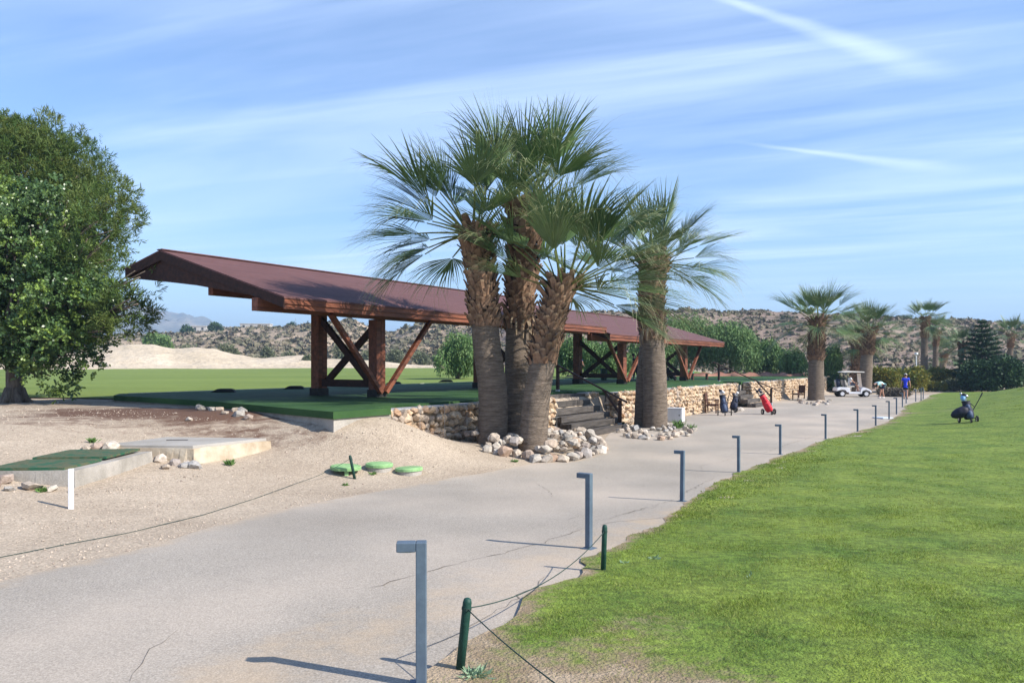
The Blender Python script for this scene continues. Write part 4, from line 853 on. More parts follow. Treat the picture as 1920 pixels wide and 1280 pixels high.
for lab, px, yb, yt, Yd, rr, nf, sz, sd_ in (
        ('tall slender palm right of the woman in blue', 1733, 731, 598, 72, 0.30, 30, 1.0, 31), ('slender palm close behind the tall one, crown slightly lower right', 1754, 722, 622, 80, 0.27, 28, 1.0, 32),
        ('small low palm with short trunk below the two slender palms', 1768, 716, 665, 84, 0.32, 26, 1.0, 33), ('thin palm left of the dark tiered conifer', 1802, 728, 645, 72, 0.22, 24, 0.8, 34),
        ('far palm at the right picture edge above the dark bush', 1894, 716, 628, 84, 0.28, 28, 1.05, 35)):
    b = pd(px, yb, Yd); b.z = min(0.4, b.z); palm(lab, b, ppath(b, (px, (yb + yt) / 2, 0), (px + 2, yt, 0)), rr * 1.15, rr, rr, 0.72, nf, sz, G2, False, seed=sd_)

# ------------------------------------------------------------------ broad crowns
def cards(P, D, L, Wd, var, bend=0.0):
    n = len(P); rv = rng.normal(size=(n, 3)); S = np.cross(D, rv); S /= np.linalg.norm(S, axis=1, keepdims=True) + 1e-9
    L = np.broadcast_to(L, n)[:, None]; Wd = np.broadcast_to(Wd, n)[:, None]
    mid = P + D * L * 0.45; tipp = P + D * L + np.array([0, 0, -1]) * bend * L
    V = np.stack([P, mid + S * Wd, tipp, mid - S * Wd], 1).reshape(-1, 3)
    return V, np.arange(4 * n).reshape(-1, 4), var
def unit(v): return v / (np.linalg.norm(v, axis=-1, keepdims=True) + 1e-9)
def lobe_points(lobes, n, shell=0.72, lowcut=-0.85):
    C = np.array([l[0] for l in lobes], float); Rr = np.array([l[1] if hasattr(l[1], '__len__') else (l[1],) * 3 for l in lobes], float)
    wgt = (Rr.prod(1)) ** (2 / 3); k = rng.choice(len(lobes), n, p=wgt / wgt.sum()); u = unit(rng.normal(size=(n, 3))); u = u[:]
    f = shell + (1.03 - shell) * rng.random(n) ** 0.6
    lump = 1 + 0.16 * np.sin(5 * u[:, 0] + k) * np.sin(5 * u[:, 1] + 2 * k) + 0.10 * np.sin(11 * u[:, 2] + 3 * k + 7 * u[:, 0])
    P = C[k] + Rr[k] * u * (f * lump)[:, None]; keep = u[:, 2] > lowcut
    for i in range(len(lobes)):
        d = np.linalg.norm((P - C[i]) / Rr[i], axis=1); keep &= ~((d < 0.55) & (k != i))
    return P[keep], u[keep], k[keep]
def clumps(lobes, n, r0, r1, per, shell=0.7, lowcut=-0.85):
    C, u, k = lobe_points(lobes, n, shell, lowcut); m = len(C); rr = (r0 + (r1 - r0) * rng.random(m))[:, None, None]
    v = unit(rng.normal(size=(m, per, 3)) + u[:, None] * 0.55 + np.array([0, 0, 0.25])); P = C[:, None] + v * rr * np.array([1, 1, 0.8]) * (0.45 + 0.55 * rng.random((m, per, 1)) ** 0.5)
    var = np.repeat(rng.random(m), per)
    return P.reshape(-1, 3), v.reshape(-1, 3), var
def limbs(mb, base, top_z, lobes, r0, r):
    fork = Vector(base) + Vector((r.uniform(-.1, .1), r.uniform(-.1, .1), top_z)); mb.tube([base, Vector(base).lerp(fork, .3) , Vector(base).lerp(fork, 0.65) + Vector((r.uniform(-.1, .1), r.uniform(-.1, .1), 0)), fork], [r0 * 1.3, r0, r0 * 0.9, r0 * 0.8], 12)
    for c, rr in lobes:
        c = Vector(c); m = fork.lerp(c, 0.5) + Vector((r.gauss(0, .2), r.gauss(0, .2), -0.15 * (c - fork).length * 0.3)); R_ = rr if not hasattr(rr, '__len__') else rr[0]
        mb.tube([fork, m, c], [r0 * 0.32, r0 * 0.2, r0 * 0.08], 7)
        for q in range(3):
            u = Vector((r.gauss(0, 1), r.gauss(0, 1), r.gauss(0.2, .8))).normalized(); mb.tube([m.lerp(c, 0.6), c + u * R_ * 0.8], [r0 * 0.12, r0 * 0.04], 5)

def pine_needles(P, u, n, L, Wd, tw=0.35, cv=None):
    m = len(P); ax = unit(u * 0.8 + np.array([0, 0, 0.55]) + rng.normal(size=(m, 3)) * 0.35)
    off = rng.random((m, n)); PP = P[:, None] + ax[:, None] * (off * tw)[..., None]
    D = unit(ax[:, None] * 0.9 + rng.normal(size=(m, n, 3)) * 0.62)
    var = np.repeat(np.clip((rng.random(m) * 0.5 if cv is None else 0.25 * rng.random(m) + 0.75 * cv) - 0.2, 0, 1), n)
    return cards(PP.reshape(-1, 3), D.reshape(-1, 3), L * (0.7 + 0.6 * rng.random(m * n)), Wd, var)
def finish(tree, mt, parts_, name='crown'):
    V, Fc, A = [], [], []; o = 0
    for v, f, a in parts_: V.append(v); Fc.append(f + o); A.append(a); o += len(v)
    org = np.array(tree.location[:]); return link(name, np_mesh(name, np.concatenate(V) - org, np.concatenate(Fc), attr={'var': np.concatenate(A)}), MATS[mt], tree)

def pine():
    bx, by = -20.5, 29.3; bz = zs(bx, by); t = thing('pine_tree', 'large bushy pine behind the carob, its branches reaching the pavilion gable', 'tree', (bx, by, bz - 0.05))
    L = [(30, 300, 26, 2.1), (110, 330, 25.5, 1.9), (170, 330, 25.0, 1.35), (60, 420, 25, 2.4), (160, 420, 24.5, 2.0), (222, 400, 24.2, 1.15), (210, 465, 23.8, 1.2), (120, 500, 24.5, 2.0), (30, 520, 25, 2.4), (190, 550, 23.2, 1.35), (235, 590, 23.0, 0.95), (150, 615, 23.5, 1.3),
         (262, 520, 22.7, 0.55), (258, 570, 22.6, 0.6), (-90, 300, 26, 2.3), (-150, 400, 26, 2.6), (-180, 520, 26, 2.6), (-60, 560, 25, 2.2), (60, 360, 28.5, 2.4), (-60, 430, 29, 2.6), (100, 480, 28.5, 2.3), (40, 250, 26.5, 0.9), (-20, 225, 26.5, 1.1), (140, 283, 25.3, 0.7), (80, 600, 24.5, 1.4), (215, 620, 23.2, 0.6), (55, 232, 26.3, .45), (137, 262, 25.3, .35), (-5, 205, 26.3, .5)]
    L = [(x - (24 if 100 < x < 225 else 0), y + (22 if y < 320 else 0), d + (3.4 if x < 200 else 0), r * (1.12 if x < 200 else 1.0)) for x, y, d, r in L]
    lobes = [(tuple(pd(x, y, d)), max(0.3, r * 0.96 - 0.40)) for x, y, d, r in L]; r = random.Random(4)
    mb = MB(); limbs(mb, Vector((0, 0, 0)), 3.0, [(Vector(c) - t.location, rr) for c, rr in lobes], 0.34, r); mb.build('trunk', MATS['bark'], t, smooth=True)
    P, u, cv = clumps(lobes, 1750, 0.28, 0.62, 14, 0.62); out = [pine_needles(P, u, 13, 0.20, 0.0145, 0.28, cv)]
    P, u, k = lobe_points(lobes, 1000, 0.99, 0.1); P = P + np.array([0, 0, .06]); out.append(pine_needles(P, u * 0.2 + np.array([0, 0, 1.0]), 16, 0.13, 0.012, 0.55))
    finish(t, 'pine_leaf', out)
pine()
def carob():
    b = pz(28, 757, 1.1); bz = zs(b.x, b.y); t = thing('carob_tree', 'glossy round-leaved carob tree with short thick trunk at the left edge', 'tree', (b.x, b.y, bz - 0.05))
    L = [(20, 430, 0, 1.0), (75, 440, -.6, .95), (40, 500, -.4, 1.25), (120, 500, -.6, .95), (110, 565, -1, 1.15), (30, 590, -.9, 1.3), (160, 575, -.8, .75), (165, 620, -.8, .55), (100, 630, -1.2, 1.0), (30, 640, -1.0, 0.9), (12, 672, -1.0, .5), (140, 665, -1.0, .68), (95, 705, -1.2, .62), (70, 705, -1.3, .42), (-60, 480, 0, 1.5), (-80, 600, 0, 1.6), (20, 400, .6, .9), (60, 560, 1.2, 1.5), (130, 390, .0, .45), (10, 372, 0, .6), (165, 530, -.5, .5), (88, 380, 0, .5)]
    lobes = [(tuple(pd(x, y, b.y + d)), r) for x, y, d, r in L]; r = random.Random(9)
    mb = MB(); limbs(mb, Vector((0, 0, 0)), 1.7, [(Vector(c) - t.location, rr) for c, rr in lobes], 0.25, r)
    for k in range(6):
        a = k * 1.05 + .3; mb.tube([(math.cos(a) * .17, math.sin(a) * .17, .5), (math.cos(a) * .32, math.sin(a) * .32, .14), (math.cos(a) * .58, math.sin(a) * .58, -.03)], [.13, .11, .05], 7)
    mb.build('trunk', MATS['bark'], t, smooth=True)
    lobes += [(tuple(Vector(c) + Vector((random.gauss(0, 1), random.gauss(0, 1), random.gauss(0.3, 1))).normalized() * rr * 1.02), rr * random.uniform(.22, .4)) for c, rr in lobes for _ in range(2)]
    P, u, cv = clumps(lobes, 800, 0.14, 0.36, 14, 0.72); m = len(P); n = 9
    ax = unit(u + rng.normal(size=(m, 3)) * 0.55 + np.array([0, 0, .15])); f = (np.arange(n) // 2 + 1) / 5.0; sgn = np.where(np.arange(n) % 2 == 0, 1, -1)
    sd_ = unit(np.cross(ax, rng.normal(size=(m, 3)))); PP = P[:, None] + ax[:, None] * (f * 0.24)[None, :, None]
    D = unit(sd_[:, None] * sgn[None, :, None] * 0.9 + ax[:, None] * 0.45 + rng.normal(size=(m, n, 3)) * 0.2)
    young = (cv > 0.74) * (0.35 + 0.6 * rng.random(m)) + (rng.random(m) < 0.06) * 0.5; var = np.repeat(np.clip(young + 0.12 * rng.random(m), 0, 1), n)
    finish(t, 'carob_leaf', [cards(PP.reshape(-1, 3), D.reshape(-1, 3), 0.10 * (0.8 + .4 * rng.random(m * n)), 0.036, var)])
carob()

def drooper(label, px, ytop, ybase, Yd, wpx, zb, n, seed, mt='pepper_leaf', name='pepper_tree', group='pepper trees behind the deck'):
    r = random.Random(seed); b = pd(px, ybase, Yd); b.z = zb; H = CZ + (HZ - ytop) / F * Yd - zb; Wd = wpx / F * Yd / 2
    t = thing(name, label, 'tree', (b.x, b.y, zb - 0.05), group=group); lobes = []
    for i in range(9):
        a = r.uniform(0, 6.28); q = r.uniform(0.25, 0.72) * Wd; lobes.append(((b.x + q * math.cos(a), b.y + q * math.sin(a), zb + H * r.uniform(0.45, 0.78)), (Wd * r.uniform(.34, .5), Wd * r.uniform(.34, .5), H * r.uniform(.18, .28))))
    lobes.append(((b.x, b.y, zb + H * 0.75), (Wd * .5, Wd * .5, H * .25)))
    mb = MB(); limbs(mb, Vector((0, 0, 0)), H * 0.3, [(Vector(c) - t.location, rr) for c, rr in lobes], 0.16, r); mb.build('trunk', MATS['bark'], t, smooth=True)
    P, u, k = lobe_points(lobes, n, 0.55); m = len(P); q = 7
    hang = rng.random((m, q)) ** 0.8 * H * 0.22 * (0.5 + rng.random((m, 1)))
    PP = P[:, None] + rng.normal(size=(m, q, 3)) * 0.09; PP[..., 2] -= hang; D = unit(np.array([0, 0, -1.0]) + u[:, None] * 0.25 + rng.normal(size=(m, q, 3)) * 0.45)
    PP[..., 2] = np.maximum(PP[..., 2], zb + 0.25 + 0.3 * rng.random((m, q)))
    finish(t, mt, [cards(PP.reshape(-1, 3), D.reshape(-1, 3), 0.30, 0.050, np.repeat(np.clip(rng.random(m) - 0.25, 0, 1), q))])
for lab, *a in (('feathery green pepper tree seen under the near roof, left of the triple palm', 858, 615, 692, 62, 110, 1.2, 1700, 1), ('dark green pepper tree glimpsed between the palms and the far pavilion post', 1078, 622, 692, 66, 80, 1.2, 1300, 2),
                ('shaded pepper tree seen through the far pavilion cross braces', 1140, 632, 692, 64, 90, 1.2, 1300, 3), ('pepper tree hidden behind the lone stout palm', 1215, 615, 692, 68, 100, 1.2, 1200, 4),
                ('tall bright pepper tree rising behind the right end of the far roof', 1285, 580, 694, 72, 120, 1.2, 2400, 5), ('broad weeping pepper tree right of the far roof end', 1370, 598, 694, 70, 125, 1.2, 2600, 6),
                ('smaller pepper tree at the right of the weeping pepper tree', 1442, 632, 694, 70, 80, 1.1, 1400, 7), ('low pepper tree left of the palm with the stone ring', 1487, 645, 697, 66, 50, 1.0, 700, 8), ('dark upright pepper tree just right of the stone-ringed palm', 1560, 640, 700, 66, 46, 0.9, 900, 9)):
    drooper(lab, *a)

def bush(name, label, px, ytop, ybase, Yd, wpx, mt, n, leaf=0.16, zb=None, group=None, seed=0, depth=0.8, trunks=0, cat='bush'):
    r = random.Random(seed + int(px)); b = pd(px, ybase, Yd); b.z = zs(b.x, b.y) if zb is None else zb; H = max(0.3, CZ + (HZ - ytop) / F * Yd - b.z); Wd = wpx / F * Yd / 2
    t = thing(name, label, cat, (b.x, b.y, b.z - 0.03), group=group); lobes = []
    for i in range(7):
        a = i * 0.9 + r.uniform(0, .6); q = r.uniform(.2, .6) * Wd; lobes.append(((b.x + q * math.cos(a) * 1.1, b.y + q * math.sin(a) * depth, b.z + H * r.uniform(.35, .68)), (Wd * r.uniform(.36, .52), Wd * r.uniform(.36, .5) * depth, H * r.uniform(.26, .36))))
    P, u, k = lobe_points(lobes, n, 0.6); m = len(P); q = 5; PP = P[:, None] + rng.normal(size=(m, q, 3)) * leaf * 0.5; D = unit(u[:, None] + rng.normal(size=(m, q, 3)) * 0.7)
    PP[..., 2] = np.maximum(PP[..., 2], b.z + 0.02)
    finish(t, mt, [cards(PP.reshape(-1, 3), D.reshape(-1, 3), leaf, leaf * 0.3, np.repeat(np.clip(rng.random(m) * 1.2 - 0.3, 0, 1), q))], 'foliage')
    mb = MB()
    for i in range(max(trunks, 3)):
        a = r.uniform(0, 6.28); e = Vector((math.cos(a) * Wd * .45, math.sin(a) * Wd * .4, H * .5)); mb.tube([(0.1 * math.cos(a), .1 * math.sin(a), 0), e * 0.5 + Vector((0, 0, .1 * H)), e], [0.06 * (4 if trunks else 1), .05 * (4 if trunks else 1), 0.02], 6)
    mb.build('stem', MATS['bark'], t); return t
bush('flowering_hedge', 'yellow-green hedge bush right behind the bending man', 1655, 688, 738, 66, 80, 'hedge_leaf', 1700, 0.22, 0, 'hedge bushes beyond the cart')
bush('flowering_hedge', 'yellow-green hedge bush behind the woman in blue', 1705, 686, 738, 67, 70, 'hedge_leaf', 1500, 0.22, 0, 'hedge bushes beyond the cart')
bush('flowering_hedge', 'olive hedge bush between the slender palms', 1766, 690, 732, 72, 60, 'hedge_leaf', 1200, 0.22, 0, 'hedge bushes beyond the cart')
bush('dry_shrub', 'low brown dry shrub beside the bending man', 1668, 729, 746, 56.5, 42, 'brush_leaf', 900, 0.12, 0, 'low dry shrubs at the path end')
bush('dry_shrub', 'low dark dry shrub left of the woman in blue', 1690, 731, 746, 56, 30, 'brush_leaf', 700, 0.12, 0, 'low dry shrubs at the path end')
bush('green_shrub', 'small bright green shrub at the foot of the tall slender palm', 1752, 716, 740, 68, 40, 'hedge_leaf', 700, 0.14, 0)
bush('grey_shrub', 'grey-green shrub below the thin palm', 1790, 712, 738, 68, 60, 'olive_leaf', 800, 0.2, 0)
bush('spreading_bush', 'dark spreading evergreen bush on thick trunks at the right edge', 1868, 668, 735, 66, 118, 'dark_leaf', 3600, 0.28, 0, trunks=4, depth=0.7)
bush('green_shrub', 'dark green shrub behind the rear of the golf cart', 1567, 702, 738, 64, 34, 'dark_leaf', 700, 0.18, 0)
bush('grey_shrub', 'pale dry brush in front of the dark conifer', 1830, 715, 740, 70, 70, 'olive_leaf', 800, 0.2, 0)
bush('grey_shrub', 'dry grey scrub at the far right behind the lawn', 1910, 700, 740, 72, 60, 'brush_leaf', 800, 0.2, 0)
bush('sand_bush', 'round green bush on the crest of the sand hills', 300, 622, 655, 141, 52, 'pepper_leaf', 900, 0.5, 3.5)
bush('grey_tree', 'bare grey shrub at the foot of the scrub hill', 428, 644, 668, 143, 44, 'olive_leaf', 500, 0.4, 2.8)
bush('ridge_tree', 'dark tree on the skyline left of the round ridge tree', 351, 612, 624, 300, 24, 'dark_leaf', 500, 0.8, 13.0, 'trees on the far ridge')
bush('ridge_tree', 'round dark tree on the skyline below the mountain', 403, 608, 622, 300, 24, 'dark_leaf', 500, 0.8, 13.0, 'trees on the far ridge')
bush('ridge_tree', 'small tree on the ridge near the thin mast', 546, 607, 613, 300, 14, 'dark_leaf', 300, 0.7, 16.0, 'trees on the far ridge')
for i, (px, y0, y1, Yd, w) in enumerate(((580, 668, 690, 132, 20), (640, 648, 668, 160, 26), (690, 655, 680, 158, 34), (740, 655, 682, 156, 34), (790, 660, 684, 155, 34), (500, 650, 668, 160, 30), (540, 655, 670, 158, 30), (350, 640, 660, 165, 40))):
    bush('grey_shrub', ('scraggly grey shrub on the sand edge, number %s from the left' % ('first second third fourth fifth sixth seventh eighth'.split()[sorted([580, 640, 690, 740, 790, 500, 540, 350]).index(px)])), px, y0, y1, Yd, w, 'olive_leaf', 450, 0.4, 1.6, 'grey shrubs along the sand edge')
def conifer(label, px, ytop, ybase, Yd, wpx):
    b = pd(px, ybase, Yd); b.z = 0.2; H = CZ + (HZ - ytop) / F * Yd - b.z; Wd = wpx / F * Yd / 2; t = thing('norfolk_pine', label, 'tree', b); r = random.Random(3)
    mb = MB(); mb.tube([(0, 0, 0), (0, 0, H * .5), (0, 0, H)], [0.16, .10, .02], 8); out = []; P, U = [], []
    for k in range(13):
        f = k / 12; z = H * (0.12 + 0.83 * f); L = Wd * (1 - f) ** 0.75 * (0.9 + .15 * r.random()) + 0.12; nb = 7 if f < .8 else 5
        for j in range(nb):
            a = 2 * math.pi * j / nb + k * .5; d = Vector((math.cos(a), math.sin(a), 0.22)); mb.tube([(0, 0, z), d * L + Vector((0, 0, z))], [.03, .008], 4)
            for q in range(int(10 * L) + 6): g = (q + .5) / (10 * L + 6); P.append((b.x + d.x * L * g, b.y + d.y * L * g, b.z + z + d.z * L * g)); U.append((d.x, d.y, .35))
    mb.build('trunk', MATS['bark'], t); P = np.array(P); U = unit(np.array(U)); m = len(P); n = 9
    PP = P[:, None] + rng.normal(size=(m, n, 3)) * np.array([.10, .10, .03]); D = unit(U[:, None] * .6 + rng.normal(size=(m, n, 3)) * np.array([.7, .7, .3]))
    finish(t, 'dark_leaf', [cards(PP.reshape(-1, 3), D.reshape(-1, 3), 0.26, 0.045, np.repeat(rng.random(m) * .5, n))])
conifer('dark tiered conifer with pointed top standing before the slope', 1842, 598, 730, 70, 100)
# low red bank under the pepper trees
pts = []
for i in range(30):
    px = 1255 + i * 9; pts.append((pd(px, 690, 65.5 + 0.5 * math.sin(i * .7)), 0.32 + 0.10 * math.sin(i * 1.9)))
vs, fs = [], []
for i, (p, h) in enumerate(pts):
    vs += [(p.x, p.y - .5, 1.1), (p.x, p.y, 1.25 + h), (p.x + .2, p.y + 1.2, 1.3 + h), (p.x + .3, p.y + 2.2, 1.1)]
    if i: n = 4 * i; fs += [(n - 4 + k, n + k, n + k + 1, n - 3 + k) for k in range(3)]
tag(MB().add(vs, fs).build('earth_bank', MATS['bank'], smooth=True), 'low bank of bare red earth under the pepper trees', kind='structure')

# ------------------------------------------------------------------ bollards, stakes, ropes
BO = [(790, 1286), (1104, 1029), (1279, 940), (1385, 886), (1463, 852), (1548, 823), (1608, 809), (1642, 798), (1667, 786), (1681, 777), (1692, 763), (1699, 756), (1717, 753), (1727, 751), (1731, 748)]
ORD = 'nearest second third fourth fifth sixth seventh eighth ninth tenth eleventh twelfth thirteenth fourteenth farthest'.split()
H = 0.80
post = MB().box((0, 0, H / 2 - 0.05), (0.058, 0.068, H + 0.10)).mesh('post'); arm = MB().box((0.082, 0, H - 0.027), (0.105, 0.0675, 0.052)).mesh('arm'); lens = MB().box((0.085, 0, H - 0.0545), (0.07, 0.05, 0.004)).mesh('lamp_lens'); foot = MB().box((0, 0, 0.006), (0.13, 0.14, 0.012)).mesh('foot_plate')
def bev(me, o):
    bm = bmesh.new(); bm.from_mesh(me); bmesh.ops.bevel(bm, geom=list(bm.edges), offset=o, segments=1, affect='EDGES', profile=0.5); bm.to_mesh(me); bm.free()
bev(post, 0.004); bev(arm, 0.004)
for me, mt in ((post, 'bollard'), (arm, 'bollard'), (lens, 'white_paint'), (foot, 'bollard')): me.materials.append(MATS[mt])
BROT = math.atan2(0.523, -0.852)
for i, (px, py) in enumerate(BO):
    p = gp(px, py); w = 'nearest blue-grey bollard light at the bottom of the picture' if i == 0 else ('farthest blue-grey bollard light at the end of the lawn edge' if i == 14 else f'blue-grey bent-top bollard light, {ORD[i]} along the lawn edge from the camera')
    g = thing('bollard_light', w, 'bollard', p, (R(184) if i == 0 else BROT + R(random.uniform(-3, 3))), 'bollard lights along the lawn edge')
    g.rotation_euler[0] = R({2: 2.0, 0: -0.5}.get(i, random.uniform(-.8, .8)))
    for nme, me in (('post', post), ('arm', arm), ('lamp_lens', lens), ('foot_plate', foot)): link(nme, me, None, g)
def stake(label, bpx, tpx, r=0.026):
    b = gp(*bpx); t = pd(tpx[0], tpx[1], b.y); g = thing('rope_stake', label, 'stake', b, group='green rope stakes'); d = t - b
    MB().tube([d * -0.12, d * 0.94, d * 0.985, d], [r, r, r * 0.8, r * 0.35], 12).build('post', MATS['stake'], g, smooth=True)
    e = d * 0.86; dn = d.normalized(); MB().tube([e - dn * .008, e + dn * .008], r * 1.12, 12).build('rope_groove', MATS['rope'], g); return b + d * 0.86
tA = stake('dark green rope stake nearest the camera, beside the first bollard', (862, 1262), (877, 1120))
tB = stake('dark green rope stake on the lawn edge near the second bollard', (1131, 1073), (1134, 983), 0.024)
tD = stake('leaning green rope stake in the dirt beside the green lids', (665, 897), (656, 853), 0.028)
def rope(label, pts, r=0.0036):
    mb = MB(); mb.tube(pts, r, 6); tag(mb.build('rope', MATS['rope'], smooth=True), label, 'rope', 'green boundary ropes')
def sagline(a, b, sag, n=14): return [a.lerp(b, i / n) - Vector((0, 0, sag * 4 * (i / n) * (1 - i / n))) for i in range(n + 1)]
rope('thin green rope sagging between the two stakes on the lawn edge', sagline(tA, tB, 0.13))
q = Vector((0.62, 2.55, 0)); q.z = zs(q.x, q.y) + 0.35
rope('thin green rope running from the nearest stake out of the picture bottom', sagline(tA, q, 0.05))
gl = [gp(*p) + Vector((0, 0, 0.008)) for p in ((560, 905), (475, 936), (380, 966), (240, 1000), (120, 1022), (0, 1046), (-90, 1062))]
rope('dark green rope lying along the dirt left of the road', sagline(tD, gl[0], 0.04, 8)[:-1] + gl, 0.0042)
wp = gp(133, 953); g = thing('marker_stake', 'white square marker stake in the dirt at the left', 'stake', wp)
MB().box((0, 0, 0.22), (0.055, 0.055, 0.62)).build('post', MATS['white_paint'], g, bevel=0.006); MB().box((0, 0, 0.535), (0.05, 0.05, 0.012)).build('cap', MATS['white_paint'], g)

# ------------------------------------------------------------------ lids, hatches
def lid(label, px, py, r, raised, tilt):
    p = gp(px, py); g = thing('manhole_lid', label, 'manhole lid', p, 0.4, 'green round lids'); g.rotation_euler = (R(tilt), R(tilt * .6), .4)
    z = raised
    MB().tube([(0, 0, z), (0, 0, z + .05), (0, 0, z + .062)], [r, r, r * .95], 28).build('cover', MATS['lid_green'], g)
    MB().tube([(0, 0, z + .062), (0, 0, z + .068)], [r * .80, r * .79], 28).build('raised_panel', MATS['lid_green'], g)
    for k in range(3):
        a = k * 2.1 + .4; MB().box((math.cos(a) * r * .7, math.sin(a) * r * .7, z / 2 - .01), (.07, .05, z + .02)).build('foot', MATS['lid_green'], g)
    if raised < .06: MB().tube([(0, 0, -0.06), (0, 0, z + .002)], [r * .92, r * .92], 28).build('rim', MATS['concrete'], g)
lid('pale green round lid standing on feet behind the leaning stake', 648, 886, 0.30, 0.075, 2)
lid('pale green round lid, middle one of the three', 711, 879, 0.275, 0.055, 1)
lid('pale green round lid, rightmost of the three', 767, 886, 0.275, 0.045, -2)
def hpoly(pts, lift): return [gp(*p) for p in pts]
g0 = gp(345, 845); sl_ = thing('concrete_hatch', 'grey concrete slab over a buried chamber with rough mortar edge', 'hatch', g0)
P = [gp(*p) - g0 for p in ((196, 842), (312, 822), (500, 842), (362, 868))]; zt = max(p.z for p in P) + 0.035
MB().prism([p.xy[:] for p in P], zt - 0.07, zt).build('slab', MATS['slab_concrete'], sl_, bevel=0.008)
c = sum((p for p in P), Vector()) / 4; Q = [c + (p - c) * 1.05 for p in P]; q2 = [c + (p - c) * 1.10 for p in P]
def skirt(name, Q, q2, z1, par, mt, jit=0.02):
    vs, fs = [], []; m = 14
    for k in range(4):
        for i in range(m):
            f = i / m; a = Q[k].lerp(Q[(k + 1) % 4], f); b = q2[k].lerp(q2[(k + 1) % 4], f)
            vs += [(a.x, a.y, z1 + random.gauss(0, jit * .3)), (b.x + random.gauss(0, jit), b.y + random.gauss(0, jit), -0.5)]
    n = len(vs) // 2; fs = [(2 * i, 2 * ((i + 1) % n), 2 * ((i + 1) % n) + 1, 2 * i + 1) for i in range(n)]; fs.append(tuple(2 * i for i in range(n))[::-1]); MB().add(vs, fs).build(name, MATS[mt], par)
skirt('mortar_base', Q, q2, zt - 0.055, sl_, 'mortar')
MB().box((P[1].lerp(P[3], .5) + Vector((-.1, .15, 0))).xy.to_3d() + Vector((0, 0, zt + .004)), (.42, .05, .012), 0.1).build('lift_handle', MATS['shoe'], sl_)
g0 = gp(120, 880); mh = thing('mat_hatch', 'low pit covered by two worn green mats with a concrete kerb', 'hatch', g0)
P = [gp(*p) - g0 for p in ((-30, 895), (130, 850), (285, 866), (140, 914))]; zt = max(p.z for p in P) + 0.03
c = sum((p for p in P), Vector()) / 4
skirt('kerb', P, [c + (p - c) * 1.03 for p in P], zt - 0.02, mh, 'concrete', 0.012)
def quad(a, b, cc, d, z0, z1, nm, mt): MB().prism([p.xy[:] for p in (a, b, cc, d)], z0, z1).build(nm, MATS[mt], mh)
L01 = lambda f, h: (P[0].lerp(P[1], f)).lerp(P[3].lerp(P[2], f), h)
quad(L01(.02, .0), L01(.46, .0), L01(.46, .86), L01(.02, .86), zt - .015, zt + .025, 'green_mat', 'mat_green')
quad(L01(.49, .03), L01(.97, .03), L01(.97, .88), L01(.49, .88), zt + .01, zt + .05, 'green_mat', 'mat_green')

# ------------------------------------------------------------------ rocks
OW = 'first second third fourth fifth sixth seventh eighth ninth tenth eleventh twelfth thirteenth fourteenth fifteenth sixteenth seventeenth eighteenth nineteenth twentieth'.split() + ['twenty-' + w for w in 'first second third fourth fifth sixth seventh eighth ninth'.split()] + ['thirtieth'] + ['thirty-' + w for w in 'first second third fourth fifth'.split()]
def rock(label, x, y, sz, group, z=None, flat=0.75, seed=None):
    r = random; me = ROCKS[r.randrange(14)]; s_ = (sz * r.uniform(.8, 1.25), sz * r.uniform(.8, 1.15), sz * r.uniform(flat * .8, flat * 1.2))
    o = link('rock', me, None, None, (x, y, (zs(x, y) if z is None else z) + s_[2] * 0.22), (r.uniform(-.3, .3), r.uniform(-.3, .3), r.uniform(0, 6.28)), s_)
    return tag(o, label, 'rock', group)
def bed(polypx, n, s0, s1, label, group, avoid, pile=0.0, edge=None, zc=None):
    poly = [gp(*p).xy[:] for p in polypx]; xs = [p[0] for p in poly]; ys = [p[1] for p in poly]; placed = []; tries = 0
    if edge:
        E = [gp(*p) for p in edge]; ne = 0
        for a, b in zip(E, E[1:]):
            m = max(1, round((b - a).length / 0.25))
            for i in range(m):
                p = a.lerp(b, (i + .5) / m); p = p + Vector((random.uniform(-.07, .07), random.uniform(-.07, .14), 0)); sz = random.uniform(.22, .44); placed.append((p.x, p.y, sz)); rock('larger pale rock, %s from the left along the front edge of the triple palm heap' % OW[ne], p.x, p.y, sz, group, flat=0.85); ne += 1
    while len(placed) < n and tries < 6000:
        tries += 1; x, y = random.uniform(min(xs), max(xs)), random.uniform(min(ys), max(ys))
        if not inside(poly, np.array([x]), np.array([y]))[0] or any(math.hypot(x - ax, y - ay) < ar for ax, ay, ar in avoid): continue
        sz = random.uniform(s0, s1)
        if any(math.hypot(x - a, y - b) < 0.30 * (sz + c) for a, b, c in placed): continue
        placed.append((x, y, sz)); rock(label, x, y, sz, group, z=zs(x, y) + pile * random.random())
av = [(b1.x, b1.y, .42), (b2.x, b2.y, .4), (b3.x, b3.y, .42)]
bed([(862, 822), (905, 842), (960, 853), (1012, 866), (1075, 862), (1127, 848), (1126, 830), (1090, 815), (1040, 800), (1000, 796), (940, 800), (885, 806)], 185, 0.20, 0.38, 'pale limestone rock in the heap around the triple palm', 'rocks around the triple palm', av, 0.26,
    edge=[(900, 846), (960, 856), (1012, 867), (1078, 863), (1128, 848), (1124, 832)])
av = [(b4.x, b4.y, .5), (b4b.x, b4b.y, .35)]
bed([(1160, 812), (1180, 822), (1240, 826), (1300, 818), (1302, 808), (1280, 802), (1240, 798), (1165, 803)], 56, 0.18, 0.34, 'pale rock in the small bed under the lone stout palm', 'rocks under the lone palm', av, 0.04)
av = [(b5.x, b5.y, .6)]
bed([(1496, 754), (1510, 761), (1540, 762), (1565, 757), (1560, 751), (1530, 748), (1500, 750)], 22, 0.22, 0.42, 'tan rock ringing the palm left of the golf cart', 'rocks ringing the far palm', av)
